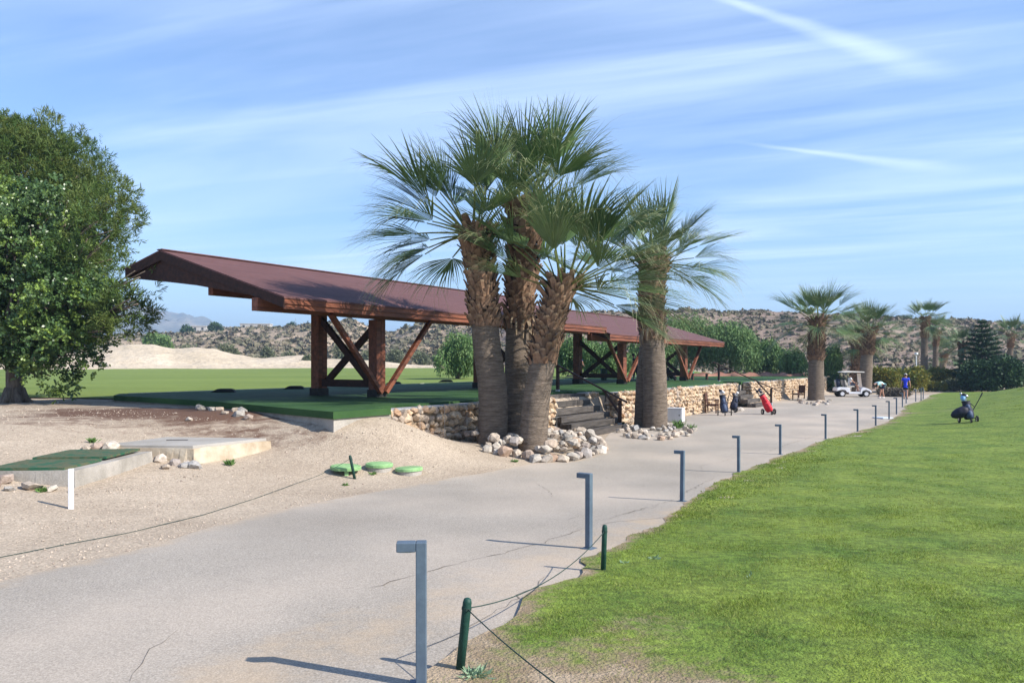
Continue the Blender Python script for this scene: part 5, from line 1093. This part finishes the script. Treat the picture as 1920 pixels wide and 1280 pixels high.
for i, (px, py, s_) in enumerate(((376, 768, .30), (398, 770, .26), (412, 770, .24), (427, 769, .3), (440, 771, .24), (455, 772, .26), (422, 776, .2), (448, 780, .3), (466, 786, .26), (355, 788, .19))):
    p = gp(px, py); rock('lone round stone left of the shaded stone row' if i == 9 else 'reddish stone, %s from the left in the shaded row below the deck edge' % OW[[0, 1, 2, 4, 5, 7, 3, 6, 8][i]], p.x, p.y, s_, 'stones below the deck edge')
for i, (px, py, s_) in enumerate(((162, 842, .2), (182, 842, .26), (212, 846, .36), (240, 851, .24), (262, 851, .24), (286, 852, .26), (310, 858, .24), (300, 866, .28), (328, 871, .24), (345, 876, .24), (310, 879, .2), (350, 872, .2), (365, 878, .3))):
    p = gp(px, py); rock('stone between the mat pit and the concrete slab, %s from the left' % OW[[0, 1, 2, 3, 4, 5, 7, 6, 9, 10, 8, 11, 12][i]], p.x, p.y, s_, 'stones beside the concrete slab')
for i, (px, py, s_) in enumerate(((5, 905, .34), (60, 917, .34), (18, 920, .22), (-15, 915, .3), (95, 920, .2))):
    p = gp(px, py); rock('tan stone at the front of the green mat pit, %s from the left' % OW[[1, 3, 2, 0, 4][i]], p.x, p.y, s_, 'stones at the mat pit', flat=.5)
p = gp(1388, 770); rock('pale boulder left of the second stairs, behind the blue trolley', p.x, p.y, .45, None)

# ------------------------------------------------------------------ small plants
def tuft(label, px, py, h, n, mt, wd=0.012, z=None, spread=0.9):
    p = gp(px, py); t = thing('grass_tuft', label, 'weed', p); a = rng.random(n) * 6.28; e = spread * (0.25 + rng.random(n)); D = unit(np.stack([np.cos(a) * e, np.sin(a) * e, np.ones(n)], -1))
    P = np.stack([rng.normal(size=n) * h * .25, rng.normal(size=n) * h * .25, np.zeros(n)], -1); V, Fc, _ = cards(P, D, h * (.5 + .7 * rng.random(n)), wd, None, 0.15)
    link('leaves', np_mesh('leaves', V, Fc), MATS[mt], t)
tuft('bright green spiky plant beside the grey cabinet', 1272, 803, .42, 90, 'weed', .018)
tuft('small green plant at the right of the spiky plant', 1296, 806, .30, 60, 'weed', .015)
tuft('grey-green creeping weed at the foot of the nearest stake', 888, 1272, .10, 160, 'grey_weed', .010, spread=2.2)
tuft('pale leafy weed in the lawn by the second stake', 1226, 1052, .10, 22, 'grey_weed', .012, spread=1.4)
tuft('small pale weed in the lawn left of the leafy weed', 1172, 1060, .07, 18, 'grey_weed', .010, spread=1.8)
tuft('small pale weed alone in the middle of the lawn', 1405, 1086, .08, 10, 'grey_weed', .008, spread=1.4)
tuft('green weed at the corner of the concrete slab', 430, 872, .16, 70, 'weed', .012)
tuft('green weed among stones at the mat pit', 80, 922, .12, 60, 'weed', .012, spread=1.6)
tuft('green weed by the right round lid', 700, 890, .10, 50, 'weed', .010, spread=1.6)
tuft('green weed in gravel below the leaning stake', 648, 910, .08, 50, 'weed', .010, spread=2)
tuft('tuft of green grass among rocks near the timber steps', 1070, 818, .18, 60, 'weed', .012)
tuft('grass tuft at the front of the triple palm rocks', 965, 866, .10, 80, 'weed', .010, spread=2)
tuft('green plant at the wall foot behind the rock bed', 1172, 800, .28, 70, 'dark_leaf', .018)
tuft('green tuft at the wall foot beside the wooden chair', 1292, 772, .25, 50, 'weed', .015)
tuft('small weed behind the stones of the concrete slab', 172, 830, .15, 50, 'weed', .012)

# ------------------------------------------------------------------ terrace furniture
p = pz(1267, 790, 0.02); g = thing('utility_cabinet', 'grey metal cabinet with its sunlit side painted white at the foot of the gabion wall', 'cabinet', p, FROT - R(90) + R(8))
MB().box((0, 0, .27), (.62, .50, .54)).build('body', MATS['cabinet'], g, bevel=.01); MB().box((0, 0, .555), (.65, .53, .03)).build('lid', MATS['cabinet'], g, bevel=.006)
MB().box((0, -.256, .27), (.54, .012, .46)).build('door', MATS['cabinet'], g); MB().box((.2, -.266, .28), (.03, .012, .06)).build('lock', MATS['shoe'], g)
MB().box((.3155, 0, .27), (.012, .44, .48)).build('lit_side', MATS['white_paint'], g)  # white sheet on the sun side, standing in for the light there
def chair(label, p, rz):
    g = thing('armchair', label, 'chair', p, rz, 'wooden armchairs by the wall')
    for sy in (-1, 1):
        MB().box((.24, sy * .26, .32), (.055, .05, .64)).build('leg', MATS['chair_wood'], g); MB().bar((-.24, sy * .26, 0), (-.30, sy * .26, .98), .05, .055, (0, 1, 0)).build('leg', MATS['chair_wood'], g)
        MB().box((0, sy * .26, .655), (.58, .07, .03)).build('armrest', MATS['chair_wood'], g); MB().box((0, sy * .255, .38), (.5, .03, .07)).build('seat_rail', MATS['chair_wood'], g)
    for k in range(6): MB().box((-.20 + k * .085, 0, .435), (.075, .49, .022)).build('seat_slat', MATS['chair_wood'], g)
    for k in range(7): MB().bar((-.262, -.195 + k * .065, .47), (-.292, -.195 + k * .065, .93), .055, .018, (1, 0, 0)).build('back_slat', MATS['chair_wood'], g)
    MB().bar((-.297, -.25, .955), (-.297, .25, .955), .03, .07).build('top_rail', MATS['chair_wood'], g)
chair('wooden armchair against the gabion wall beside the blue golf trolley', pz(1335, 774, 0), R(-25))
chair('wooden armchair half hidden by the palm with the stone ring', pz(1497, 750, 0), R(200))
for i, (px, py) in enumerate(((420, 735), (552, 729), (738, 720), (836, 716), (1070, 706))):
    p = pz(px, py, DECK); g = thing('ball_tray', ('leftmost black rubber ball tray at the deck edge', 'black ball tray left of the rear pavilion post', 'black ball tray seen right of the front pavilion post', 'black ball tray seen left of the triple palm', 'black ball tray glimpsed right of the triple palm')[i], 'ball tray', p, R(8), 'ball trays along the deck')
    mb = MB(); vs = [(-.45, -.2, 0), (.42, -.2, 0), (.42, .2, 0), (-.45, .2, 0), (-.2, -.17, .13), (.34, -.17, .11), (.34, .17, .11), (-.2, .17, .13)]
    mb.add(vs, [(3, 2, 1, 0), (4, 5, 6, 7), (0, 1, 5, 4), (1, 2, 6, 5), (2, 3, 7, 6), (3, 0, 4, 7)]).build('body', MATS['tray'], g, bevel=.015); MB().box((.07, 0, .128), (.45, .26, .012)).build('inset', MATS['black'], g)
p = pz(1132, 712.5, DECK); g = thing('litter_bin', 'dark green tapered litter bin on the deck between the pavilion posts', 'bin', p)
MB().tube([(0, 0, 0), (0, 0, .72)], [.19, .24], 20).build('body', MATS['bin'], g, smooth=False); MB().tube([(0, 0, .70), (0, 0, .76)], [.265, .265], 20).build('rim', MATS['bin'], g); MB().tube([(0, 0, .761), (0, 0, .765)], [.22, .22], 20).build('opening', MATS['black'], g)
p = pz(1312, 712, DECK); g = thing('range_bench', 'low dark bench with green ball basket right of the far pavilion', 'bench', p, R(12))
MB().box((0, 0, .42), (1.2, .32, .05)).build('seat', MATS['chair_wood'], g); [MB().box((k * .5, 0, .2), (.06, .28, .4)).build('leg', MATS['chair_wood'], g) for k in (-1, 1)]
p = pz(1296, 709, DECK); g = thing('ball_basket', 'green plastic ball basket with handle on the deck', 'basket', p)
MB().tube([(0, 0, 0), (0, 0, .02), (0, 0, .45)], [.16, .17, .22], 14).build('bowl', MATS['plastic_green'], g); MB().tube([(-.2, 0, .42), (-.15, 0, .66), (.15, 0, .66), (.2, 0, .42)], .02, 6).build('handle', MATS['plastic_green'], g); MB().tube([(0, 0, .45), (0, 0, .46)], .18, 14).build('contents', MATS['white_paint'], g)

# ------------------------------------------------------------------ golf bags on trolleys
def trolley(label, p, rz, lean, h, bagm, pockm, hand, covers, hood=None, strap=True):
    g = thing('golf_trolley', label, 'golf trolley', p, rz, 'golf bags on trolleys'); B = Vector((0, 0, .14)); T = Vector((lean[0], lean[1], h)); A = (T - B); r = random.Random(int(p.x * 100))
    pts = [B + A * f for f in (0, .05, .25, .5, .62, .85, .97, 1.0)]; MB().tube(pts, [.12, .165, .185, .18, .15, .135, .14, .12], 16, squash=.85).build('bag', MATS[bagm], g, smooth=True)
    n = Vector((hand[0], hand[1], 0)).normalized() * -1 if False else Vector((0, -1, 0)); MB().tube([B + A * f + n * .115 for f in (.06, .10, .40, .50)], [.07, .115, .11, .06], 12).build('pocket', MATS[pockm], g, smooth=True)
    MB().tube([B + A * f + n * .10 for f in (.54, .58, .78, .84)], [.05, .08, .075, .04], 12).build('pocket', MATS[pockm], g, smooth=True)
    MB().tube([B + A * .96, B + A * 1.01], [.155, .155], 16, squash=.85).build('rim', MATS['black'], g)
    for k in range(7):
        a = r.uniform(0, 6.28); q = r.uniform(.03, .1); c = T + Vector((math.cos(a) * q, math.sin(a) * q, -.05)); e = c + A.normalized() * r.uniform(.18, .34) + Vector((r.gauss(0, .03), r.gauss(0, .03), 0))
        cl = MB().tube([c, e], .007, 6).build('club', MATS['steel'], g); m = covers[k % len(covers)]
        MB().ball(e, (.075, .055, .06) if k < 4 else (.05, .025, .045)).build('club_head', MATS[m], cl, smooth=True)
    if hood: MB().ball(T + A.normalized() * .13 + Vector((-.07, 0, 0)), (.09, .08, .13), 10, 7).build('head_cover', MATS[hood], g, smooth=True)
    if strap: MB().tube([B + A * .9 + Vector((.13, -.03, 0)), B + A * .7 + Vector((.24, -.05, 0)), B + A * .45 + Vector((.15, -.03, 0))], .016, 6).build('strap', MATS['black'], g)
    hd = Vector((*hand, h + .18)); MB().tube([Vector((0, .12, .16)), Vector((0, .12, .16)).lerp(hd, .5), hd], .016, 8).build('frame_tube', MATS['black'], g); MB().tube([hd, hd + (hd - B).normalized() * .16], .024, 8).build('handle', MATS['black'], g)
    for sx in (-1, 1):
        c = Vector((sx * .30, .16, .135)); MB().tube([Vector((0, .08, .30)), c], .013, 6).build('wheel_strut', MATS['black'], g)
        w = MB().disc(c, (1, 0, 0), .135, .045, 20).build('wheel', MATS['tyre'], g); MB().disc(c + Vector((sx * .001, 0, 0)), (1, 0, 0), .075, .052, 14).build('rim', MATS['steel'], w)
    w = MB().disc((0, -.18, .09), (1, 0, 0), .09, .04, 16).build('front_wheel', MATS['tyre'], g); MB().disc((0, -.18, .09), (1, 0, 0), .05, .046, 12).build('rim', MATS['steel'], w); MB().tube([(0, -.18, .09), (0, -.03, .2)], .013, 6).build('wheel_strut', MATS['black'], g)
    return g
trolley('navy golf bag on a trolley in front of the wooden armchair', pz(1359, 779, 0.0), R(-12), (-.10, .16), .94, 'navy', 'pocket_lit', (.25, .40), ('bag_black', 'steel', 'red', 'white_cloth'))
trolley('second dark golf bag with shiny clubs behind the navy one', pz(1374, 773, 0.0), R(20), (.28, .14), .76, 'bag_black', 'navy', (.55, .30), ('steel', 'white_cloth', 'steel', 'bag_black'))
trolley('red golf bag on a trolley leaning left below the far handrail', pz(1444, 777, 0.0), R(8), (-.38, .10), .95, 'red', 'red', (-.55, .30), ('navy', 'bag_black'))
trolley('black golf bag on a trolley standing alone on the lawn', gp(1818, 793), R(-14), (-.10, .10), .80, 'bag_black', 'pocket_lit', (.40, .12), ('bag_black', 'steel'), hood='lightblue')
bb = gp(1803, 790); MB_ = MB(); lb = bpy.data.objects[[o.name for o in bpy.data.objects if o.name.startswith('golf_trolley')][-1]]
MB().tube([(-.05, .0, .46), (-.18, .02, .44), (-.36, .02, .36), (-.52, .02, .28), (-.60, .02, .24)], [.16, .20, .19, .14, .06], 14).build('side_bag', MATS['bag_black'], lb, smooth=True)
trolley('dark golf bag on the deck under the far pavilion', pz(1262, 713, DECK), R(30), (-.35, .2), .75, 'bag_black', 'bag_black', (-.5, .4), ('bag_black', 'steel'))

# ------------------------------------------------------------------ golf cart
def cart(p, rz):
    g = thing('golf_cart', 'white two-seat golf cart with beige canopy parked by the palms', 'golf cart', p, rz)
    def profile(name, poly, y0, y1, mt, par=g, bevel=.015):
        n = len(poly); vs = [(x, y0, z) for x, z in poly] + [(x, y1, z) for x, z in poly]
        return MB().add(vs, [tuple(range(n)), tuple(range(2 * n - 1, n - 1, -1))] + [(k, n + k, n + (k + 1) % n, (k + 1) % n) for k in range(n)]).build(name, MATS[mt], par, bevel=bevel)
    profile('front_cowl', [(.42, .28), (.50, .62), (.62, .72), (.95, .62), (1.18, .48), (1.22, .32), (1.14, .30), (1.08, .42), (.83, .52), (.58, .42), (.52, .28)], -.56, .56, 'cart_white')
    profile('rear_body', [(-1.20, .42), (-1.16, .66), (-.98, .72), (-.55, .70), (-.30, .66), (-.28, .34), (-.50, .34), (-.58, .48), (-.83, .54), (-1.06, .46)], -.56, .56, 'cart_white')
    profile('side_sill', [(-.35, .22), (-.35, .36), (.55, .36), (.55, .22)], -.55, .55, 'cart_white'); profile('floor_pan', [(-.9, .20), (-.9, .27), (1.0, .27), (1.0, .20)], -.45, .45, 'shoe')
    profile('bumper', [(1.16, .24), (1.16, .34), (1.26, .34), (1.26, .24)], -.5, .5, 'black'); profile('bumper', [(-1.26, .28), (-1.26, .38), (-1.16, .38), (-1.16, .28)], -.5, .5, 'black')
    profile('seat', [(-.50, .70), (-.50, .80), (.02, .82), (.05, .72)], -.52, .52, 'cart_seat'); profile('seat_back', [(-.58, .82), (-.66, 1.22), (-.56, 1.22), (-.46, .82)], -.52, .52, 'cart_seat')
    profile('canopy', [(-.86, 1.78), (-.80, 1.84), (-.1, 1.88), (.66, 1.84), (.74, 1.78), (.66, 1.77), (-.8, 1.77)], -.60, .60, 'cart_roof')
    for sy in (-.52, .52):
        MB().tube([(.62, sy, .68), (.56, sy, 1.0), (.48, sy, 1.78)], .025, 8).build('canopy_post', MATS['black'], g); MB().tube([(-.66, sy, .70), (-.70, sy, 1.2), (-.72, sy, 1.78)], .022, 8).build('canopy_post', MATS['black'], g)
        MB().box((1.185, sy * .72, .46), (.06, .18, .09)).build('headlight', MATS['steel'], g, bevel=.01)
        for x in (-.83, .83):
            w = MB().disc((x, sy, .235), (0, 1, 0), .235, .20, 28).build('wheel', MATS['tyre'], g, bevel=.02); MB().disc((x, sy + (.105 if sy > 0 else -.105), .235), (0, 1, 0), .135, .02, 20).build('rim', MATS['cart_white'], w)
            for k in range(5): a = k * 1.257; MB().box((x + math.cos(a) * .07, sy + (.117 if sy > 0 else -.117), .235 + math.sin(a) * .07), (.03, .006, .03)).build('hub_slot', MATS['shoe'], w)
    ws = MB().bar((.60, 0, .70), (.50, 0, 1.70), .98, .008, (1, 0, 0)).build('windscreen', MATS['windscreen'], g)
    MB().tube([(.50, -.25, .62), (.30, -.25, .90)], .02, 8).build('steering_column', MATS['black'], g)
    mb = MB(); c = Vector((.29, -.25, .92)); mb.tube([c + Vector((math.cos(a) * .10, math.sin(a) * .17, math.cos(a) * .13)) for a in [i * 2 * math.pi / 16 for i in range(17)]], .014, 6, cap=False); mb.build('steering_wheel', MATS['black'], g)
    MB().tube([(-.95, -.22, .55), (-1.0, -.22, .9), (-1.05, -.22, 1.3)], [.13, .14, .13], 12).build('carried_bag', MATS['navy'], g, smooth=True); MB().tube([(-.95, .22, .55), (-1.0, .22, .9), (-1.05, .22, 1.22)], [.13, .14, .13], 12).build('carried_bag', MATS['cart_seat'], g, smooth=True)
    return g
gm = bpy.data.materials.new('windscreen'); gm.use_nodes = True; MATS['windscreen'] = gm; tt = gm.node_tree; bb_ = tt.nodes['Principled BSDF']; bb_.inputs['Roughness'].default_value = .03
trn = nn(tt, 'ShaderNodeBsdfTransparent'); trn.inputs[0].default_value = (.9, .93, .93, 1); msx = nn(tt, 'ShaderNodeMixShader'); fr = nn(tt, 'ShaderNodeFresnel'); nzs = nn(tt, 'ShaderNodeTexNoise'); nzs.inputs['Scale'].default_value = 3
mr_ = maprange(tt, nzs.outputs[0], .3, .8, .0, .06); tt.links.new(mth(tt, 'ADD', fr.outputs[0], mr_), msx.inputs[0]); tt.links.new(trn.outputs[0], msx.inputs[1]); tt.links.new(bb_.outputs[0], msx.inputs[2]); tt.links.new(msx.outputs[0], tt.nodes['Material Output'].inputs[0])
cp = pz(1597, 743.5, 0.0); CART_RZ = R(-7); cart(cp, CART_RZ)

# ------------------------------------------------------------------ people
def skin_mesh(name, J, E, root, sub=2):
    names = list(J); me = bpy.data.meshes.new(name); me.from_pydata([J[n][:3] for n in names], [(names.index(a), names.index(b)) for a, b in E], [])
    o = bpy.data.objects.new(name, me); COL.objects.link(o); o.modifiers.new('s', 'SKIN'); sm = o.modifiers.new('u', 'SUBSURF'); sm.levels = sub
    for i, n in enumerate(names): v = me.skin_vertices[0].data[i]; r = J[n][3]; v.radius = (r, r if len(J[n]) < 5 else J[n][4]); v.use_root = (n == root)
    dg = bpy.context.evaluated_depsgraph_get(); dg.update(); out = bpy.data.meshes.new_from_object(o.evaluated_get(dg)); bpy.data.objects.remove(o); bpy.data.meshes.remove(me)
    out.polygons.foreach_set('use_smooth', [True] * len(out.polygons)); out.name = name; return out
def V3(a): return Vector(a[:3])
def person(label, p, rz, J, top, bottom, hairm, cap=None, long_legs=False, scale=1.0, feet='white_cloth', group='people at the range'):
    g = thing('person', label, 'person', p, rz, group); g.scale = (scale,) * 3
    E = [('pel', 'spi'), ('spi', 'che'), ('che', 'nec'), ('nec', 'he0'), ('he0', 'he1')]
    for s_ in 'LR': E += [('che', 'sh' + s_), ('sh' + s_, 'el' + s_), ('el' + s_, 'wr' + s_), ('wr' + s_, 'ha' + s_), ('pel', 'hi' + s_), ('hi' + s_, 'kn' + s_), ('kn' + s_, 'an' + s_), ('an' + s_, 'to' + s_)]
    body = skin_mesh('body', J, E, 'pel'); bo = link('body', body, MATS['skin'], g)
    mb = MB()
    for s_ in 'LR':                                                    # five fingers on each hand
        w, h = V3(J['wr' + s_]), V3(J['ha' + s_]); d = (h - w).normalized(); sd_ = d.cross(Vector((1, 0, .2))).normalized()
        for k, L in enumerate((.065, .075, .07, .055)): b = h + sd_ * (.011 * (k - 1.5) * 1.5); mb.tube([b, b + d * L * .5 + Vector((.006, 0, 0)), b + d * L + Vector((.02, 0, 0))], [.0095, .0085, .006], 6)
        b = w.lerp(h, .6); mb.tube([b, b + d * .03 + Vector((.03, 0, 0)), b + d * .06 + Vector((.045, 0, 0))], [.012, .010, .007], 6)
    hd0, hd1 = V3(J['he0']), V3(J['he1']); hc = hd0.lerp(hd1, .5); up = (hd1 - hd0).normalized(); fw = (Vector((1, 0, 0)) - up * up.x).normalized(); sd_ = up.cross(fw)
    mb.ball(hc + fw * .105, (.018, .014, .022), 6, 4); [mb.ball(hc + sd_ * k * .083 + up * .0, (.016, .012, .03), 6, 4) for k in (-1, 1)]
    m2 = mb.mesh('x'); bm = bmesh.new(); bm.from_mesh(body); bm.from_mesh(m2); bm.to_mesh(body); bm.free(); bpy.data.meshes.remove(m2)
    K = {n: (*J[n][:3], J[n][3] * 1.13 + .012, (J[n][4] if len(J[n]) > 4 else J[n][3]) * 1.13 + .012) for n in J}
    for s_ in 'LR': q = V3(J['sh' + s_]).lerp(V3(J['el' + s_]), .62); K['sl' + s_] = (*q, J['el' + s_][3] * 1.45); q = V3(J['hi' + s_]).lerp(V3(J['kn' + s_]), .66 if not long_legs else 1.0); K['tr' + s_] = (*q, J['kn' + s_][3] * 1.55)
    kt = {n: K[n] for n in ('pel', 'spi', 'che', 'shL', 'shR', 'slL', 'slR')}; kt['hem'] = (*(V3(K['pel']) + (V3(K['pel']) - V3(K['spi'])) * .25), K['pel'][3] * 1.02, K['pel'][4])
    link('shirt', skin_mesh('shirt', kt, [('hem', 'pel'), ('pel', 'spi'), ('spi', 'che'), ('che', 'shL'), ('che', 'shR'), ('shL', 'slL'), ('shR', 'slR')], 'pel'), MATS[top], g)
    kb = {'pel': (*V3(K['pel']), K['pel'][3] * .98, K['pel'][4] * .98)}; eb = []
    for s_ in 'LR':
        kb['hi' + s_] = K['hi' + s_]; kb['tr' + s_] = K['tr' + s_]; eb += [('pel', 'hi' + s_), ('hi' + s_, 'tr' + s_)]
        if long_legs: kb['an' + s_] = (*J['an' + s_][:3], J['an' + s_][3] * 1.5); eb.append(('tr' + s_, 'an' + s_))
    link('shorts' if not long_legs else 'trousers', skin_mesh('shorts', kb, eb, 'pel'), MATS[bottom], g)
    for s_ in 'LR':
        a, t_ = V3(J['an' + s_]), V3(J['to' + s_]); a = Vector((a.x, a.y, a.z - .045)); MB().tube([a - (t_ - a) * .35, a, t_, t_ + (t_ - a) * .25], [.03, .05, .045, .02], 10, squash=.8).build('shoe', MATS[feet], g, smooth=True)
    MB().ball(hc + up * .045 - fw * .015, (.098, .088, .098), 12, 8).build('hair', MATS[hairm], g, smooth=True)
    if cap:
        c = MB().ball(hc + up * .065, (.104, .094, .088), 12, 8).build('cap', MATS[cap], g, smooth=True); MB().box(hc + fw * .13 + up * .06, (.10, .13, .012)).build('visor', MATS[cap], c)
    return g
def stand(arms=((.02, .24, 1.14), (.06, .25, .90)), armsR=None, lean=0.0, stride=0.12):
    ar = armsR or [(a[0], -a[1], a[2]) for a in arms]; L = lean
    J = dict(pel=(0, 0, .93, .105, .145), spi=(L * .4, 0, 1.12, .10, .135), che=(L, 0, 1.34, .11, .155), nec=(L * 1.2, 0, 1.47, .052), he0=(L * 1.3 + .01, 0, 1.545, .075), he1=(L * 1.4 + .015, 0, 1.655, .078))
    for s_, k, a, st in (('L', 1, arms, stride), ('R', -1, ar, -stride)):
        J['sh' + s_] = (L, k * .165, 1.40, .058); J['el' + s_] = (*a[0], .042); d = (Vector(a[1]) - Vector(a[0])).normalized(); J['wr' + s_] = (*a[1], .028); J['ha' + s_] = (*(Vector(a[1]) + d * .07), .034)
        J['hi' + s_] = (0, k * .085, .86, .088); J['kn' + s_] = (st * .5 + .02, k * .09, .49, .056); J['an' + s_] = (st - .02, k * .095, .085, .038); J['to' + s_] = (st + .13, k * .11, .04, .032)
    return J
person('woman seen from behind in a bright blue top and white cap on the path', pz(1698, 748, 0), R(60), stand(((-.02, .25, 1.14), (.0, .28, .90)), lean=.03, stride=.10), 'blue_cloth', 'navy', 'hair', 'white_cloth', feet='bag_black', scale=1.0)
Jb = dict(pel=(-.06, 0, .92, .11, .15), spi=(.10, 0, 1.04, .11, .145), che=(.33, 0, 1.06, .115, .16), nec=(.46, 0, 1.01, .052), he0=(.53, 0, .97, .075), he1=(.62, 0, .91, .078))
for s_, k in (('L', 1), ('R', -1)):
    Jb['sh' + s_] = (.36, k * .165, 1.03, .058); Jb['el' + s_] = (.44, k * .20, .80, .043); Jb['wr' + s_] = (.58, k * .15, .66, .028); Jb['ha' + s_] = (.64, k * .14, .62, .034)
    Jb['hi' + s_] = (-.08, k * .09, .86, .09); Jb['kn' + s_] = (.0, k * .10, .48, .056); Jb['an' + s_] = (-.03 - .08 * k, k * .11, .085, .038); Jb['to' + s_] = (.11 - .08 * k, k * .12, .04, .032)
person('man bending forward in a pale aqua shirt and navy shorts beside the cart', pz(1653, 746, 0), R(190), Jb, 'aqua_cloth', 'navy', 'hair')
Js = dict(pel=(-.18, 0, .92, .11, .15), spi=(-.20, 0, 1.10, .105, .14), che=(-.20, 0, 1.31, .11, .155), nec=(-.19, 0, 1.44, .052), he0=(-.17, 0, 1.51, .075), he1=(-.165, 0, 1.62, .078))
for s_, k in (('L', 1), ('R', -1)):
    Js['sh' + s_] = (-.20, k * .165, 1.37, .058); Js['el' + s_] = (-.08, k * .21, 1.13, .042); Js['wr' + s_] = (.14, k * .14, 1.02, .028); Js['ha' + s_] = (.21, k * .12, 1.01, .034)
    Js['hi' + s_] = (-.12, k * .09, .90, .09); Js['kn' + s_] = (.30, k * .10, .86, .06); Js['an' + s_] = (.36, k * .10, .42, .04); Js['to' + s_] = (.50, k * .11, .34, .032)
cq = cp + Matrix.Rotation(CART_RZ, 3, 'Z') @ Vector((0, -.25, 0))
person('person sitting in the golf cart in a white sleeved top', (cq.x, cq.y, 0.0), CART_RZ, Js, 'white_cloth', 'navy', 'hair')
person('golfer in a blue shirt half hidden behind the far pavilion post', pz(1086, 709, DECK), R(20), stand(((.18, .17, 1.16), (.32, .04, .98)), lean=.08, stride=.14), 'blue_cloth', 'bag_black', 'hair', long_legs=True)
person('golfer in dark clothes leaning beside the lone stout palm trunk', pz(1192, 711, DECK), R(160), stand(((.16, .18, 1.14), (.30, .05, .95)), lean=.12, stride=.14), 'navy', 'bag_black', 'hair', 'bag_black', long_legs=True)

# ------------------------------------------------------------------ far things
def house(label, px, yb, Yd, w, d, h):
    p = pd(px, yb, Yd); g = thing('farm_building', label, 'building', p, R(6), 'small white buildings on the ridge')
    MB().box((0, 0, h / 2 - 1), (w, d, h + 2)).build('wall', MATS['building'], g); MB().box((0, 0, h + .12), (w + .4, d + .4, .25)).build('roof', MATS['building'], g)
    for k in range(max(2, int(w / 3))): x = -w / 2 + (k + .5) * w / max(2, int(w / 3)); MB().box((x, -d / 2 - .02, h * .55), (.9, .06, 1.0)).build('window', MATS['dark_glass'], g)
house('long low white building on the ridge under the pavilion beam', 481, 618, 322, 12, 6, 2.2)
house('small white building on the ridge left of the round tree', 376, 622, 328, 6, 5, 2.2)
house('small white building on the ridge right of the round tree', 425, 622, 328, 7, 5, 1.8)
p = pd(1718, 738, 69); p.z = 0; g = thing('lamp_post', 'slim pale lamp post behind the hedge right of the woman in blue', 'lamp post', p); MB().tube([(0, 0, 0), (0, 0, 3.2)], [.06, .045], 8).build('pole', MATS['white_paint'], g); MB().tube([(0, 0, 3.18), (0, 0, 3.26), (0, 0, 3.42)], [.08, .16, .14], 10).build('lamp_head', MATS['white_paint'], g)
p = pd(554, 614, 300); g = thing('radio_mast', 'thin mast on the skyline left of the pavilion post', 'mast', p); MB().tube([(0, 0, -2), (0, 0, 3.6)], [.09, .06], 6).build('pole', MATS['steel'], g); MB().box((0, 0, 3.2), (.5, .06, .06)).build('crossbar', MATS['steel'], g)

# ------------------------------------------------------------------ air
hz = MB().box((0, 2600, 128.0), (9800, 7600, 264)).mesh('haze'); ho = link('haze', hz); tag(ho, 'thin pale blue haze', kind='stuff')
hm = bpy.data.materials.new('haze'); hm.use_nodes = True; t = hm.node_tree; t.nodes.clear(); o_ = nn(t, 'ShaderNodeOutputMaterial'); pv = nn(t, 'ShaderNodeVolumePrincipled')
pv.inputs['Color'].default_value = (0.50, 0.72, 1.0, 1); pv.inputs['Density'].default_value = 0.00038; pv.inputs['Anisotropy'].default_value = 0.1
t.links.new(pv.outputs[0], o_.inputs['Volume']); hz.materials.append(hm)
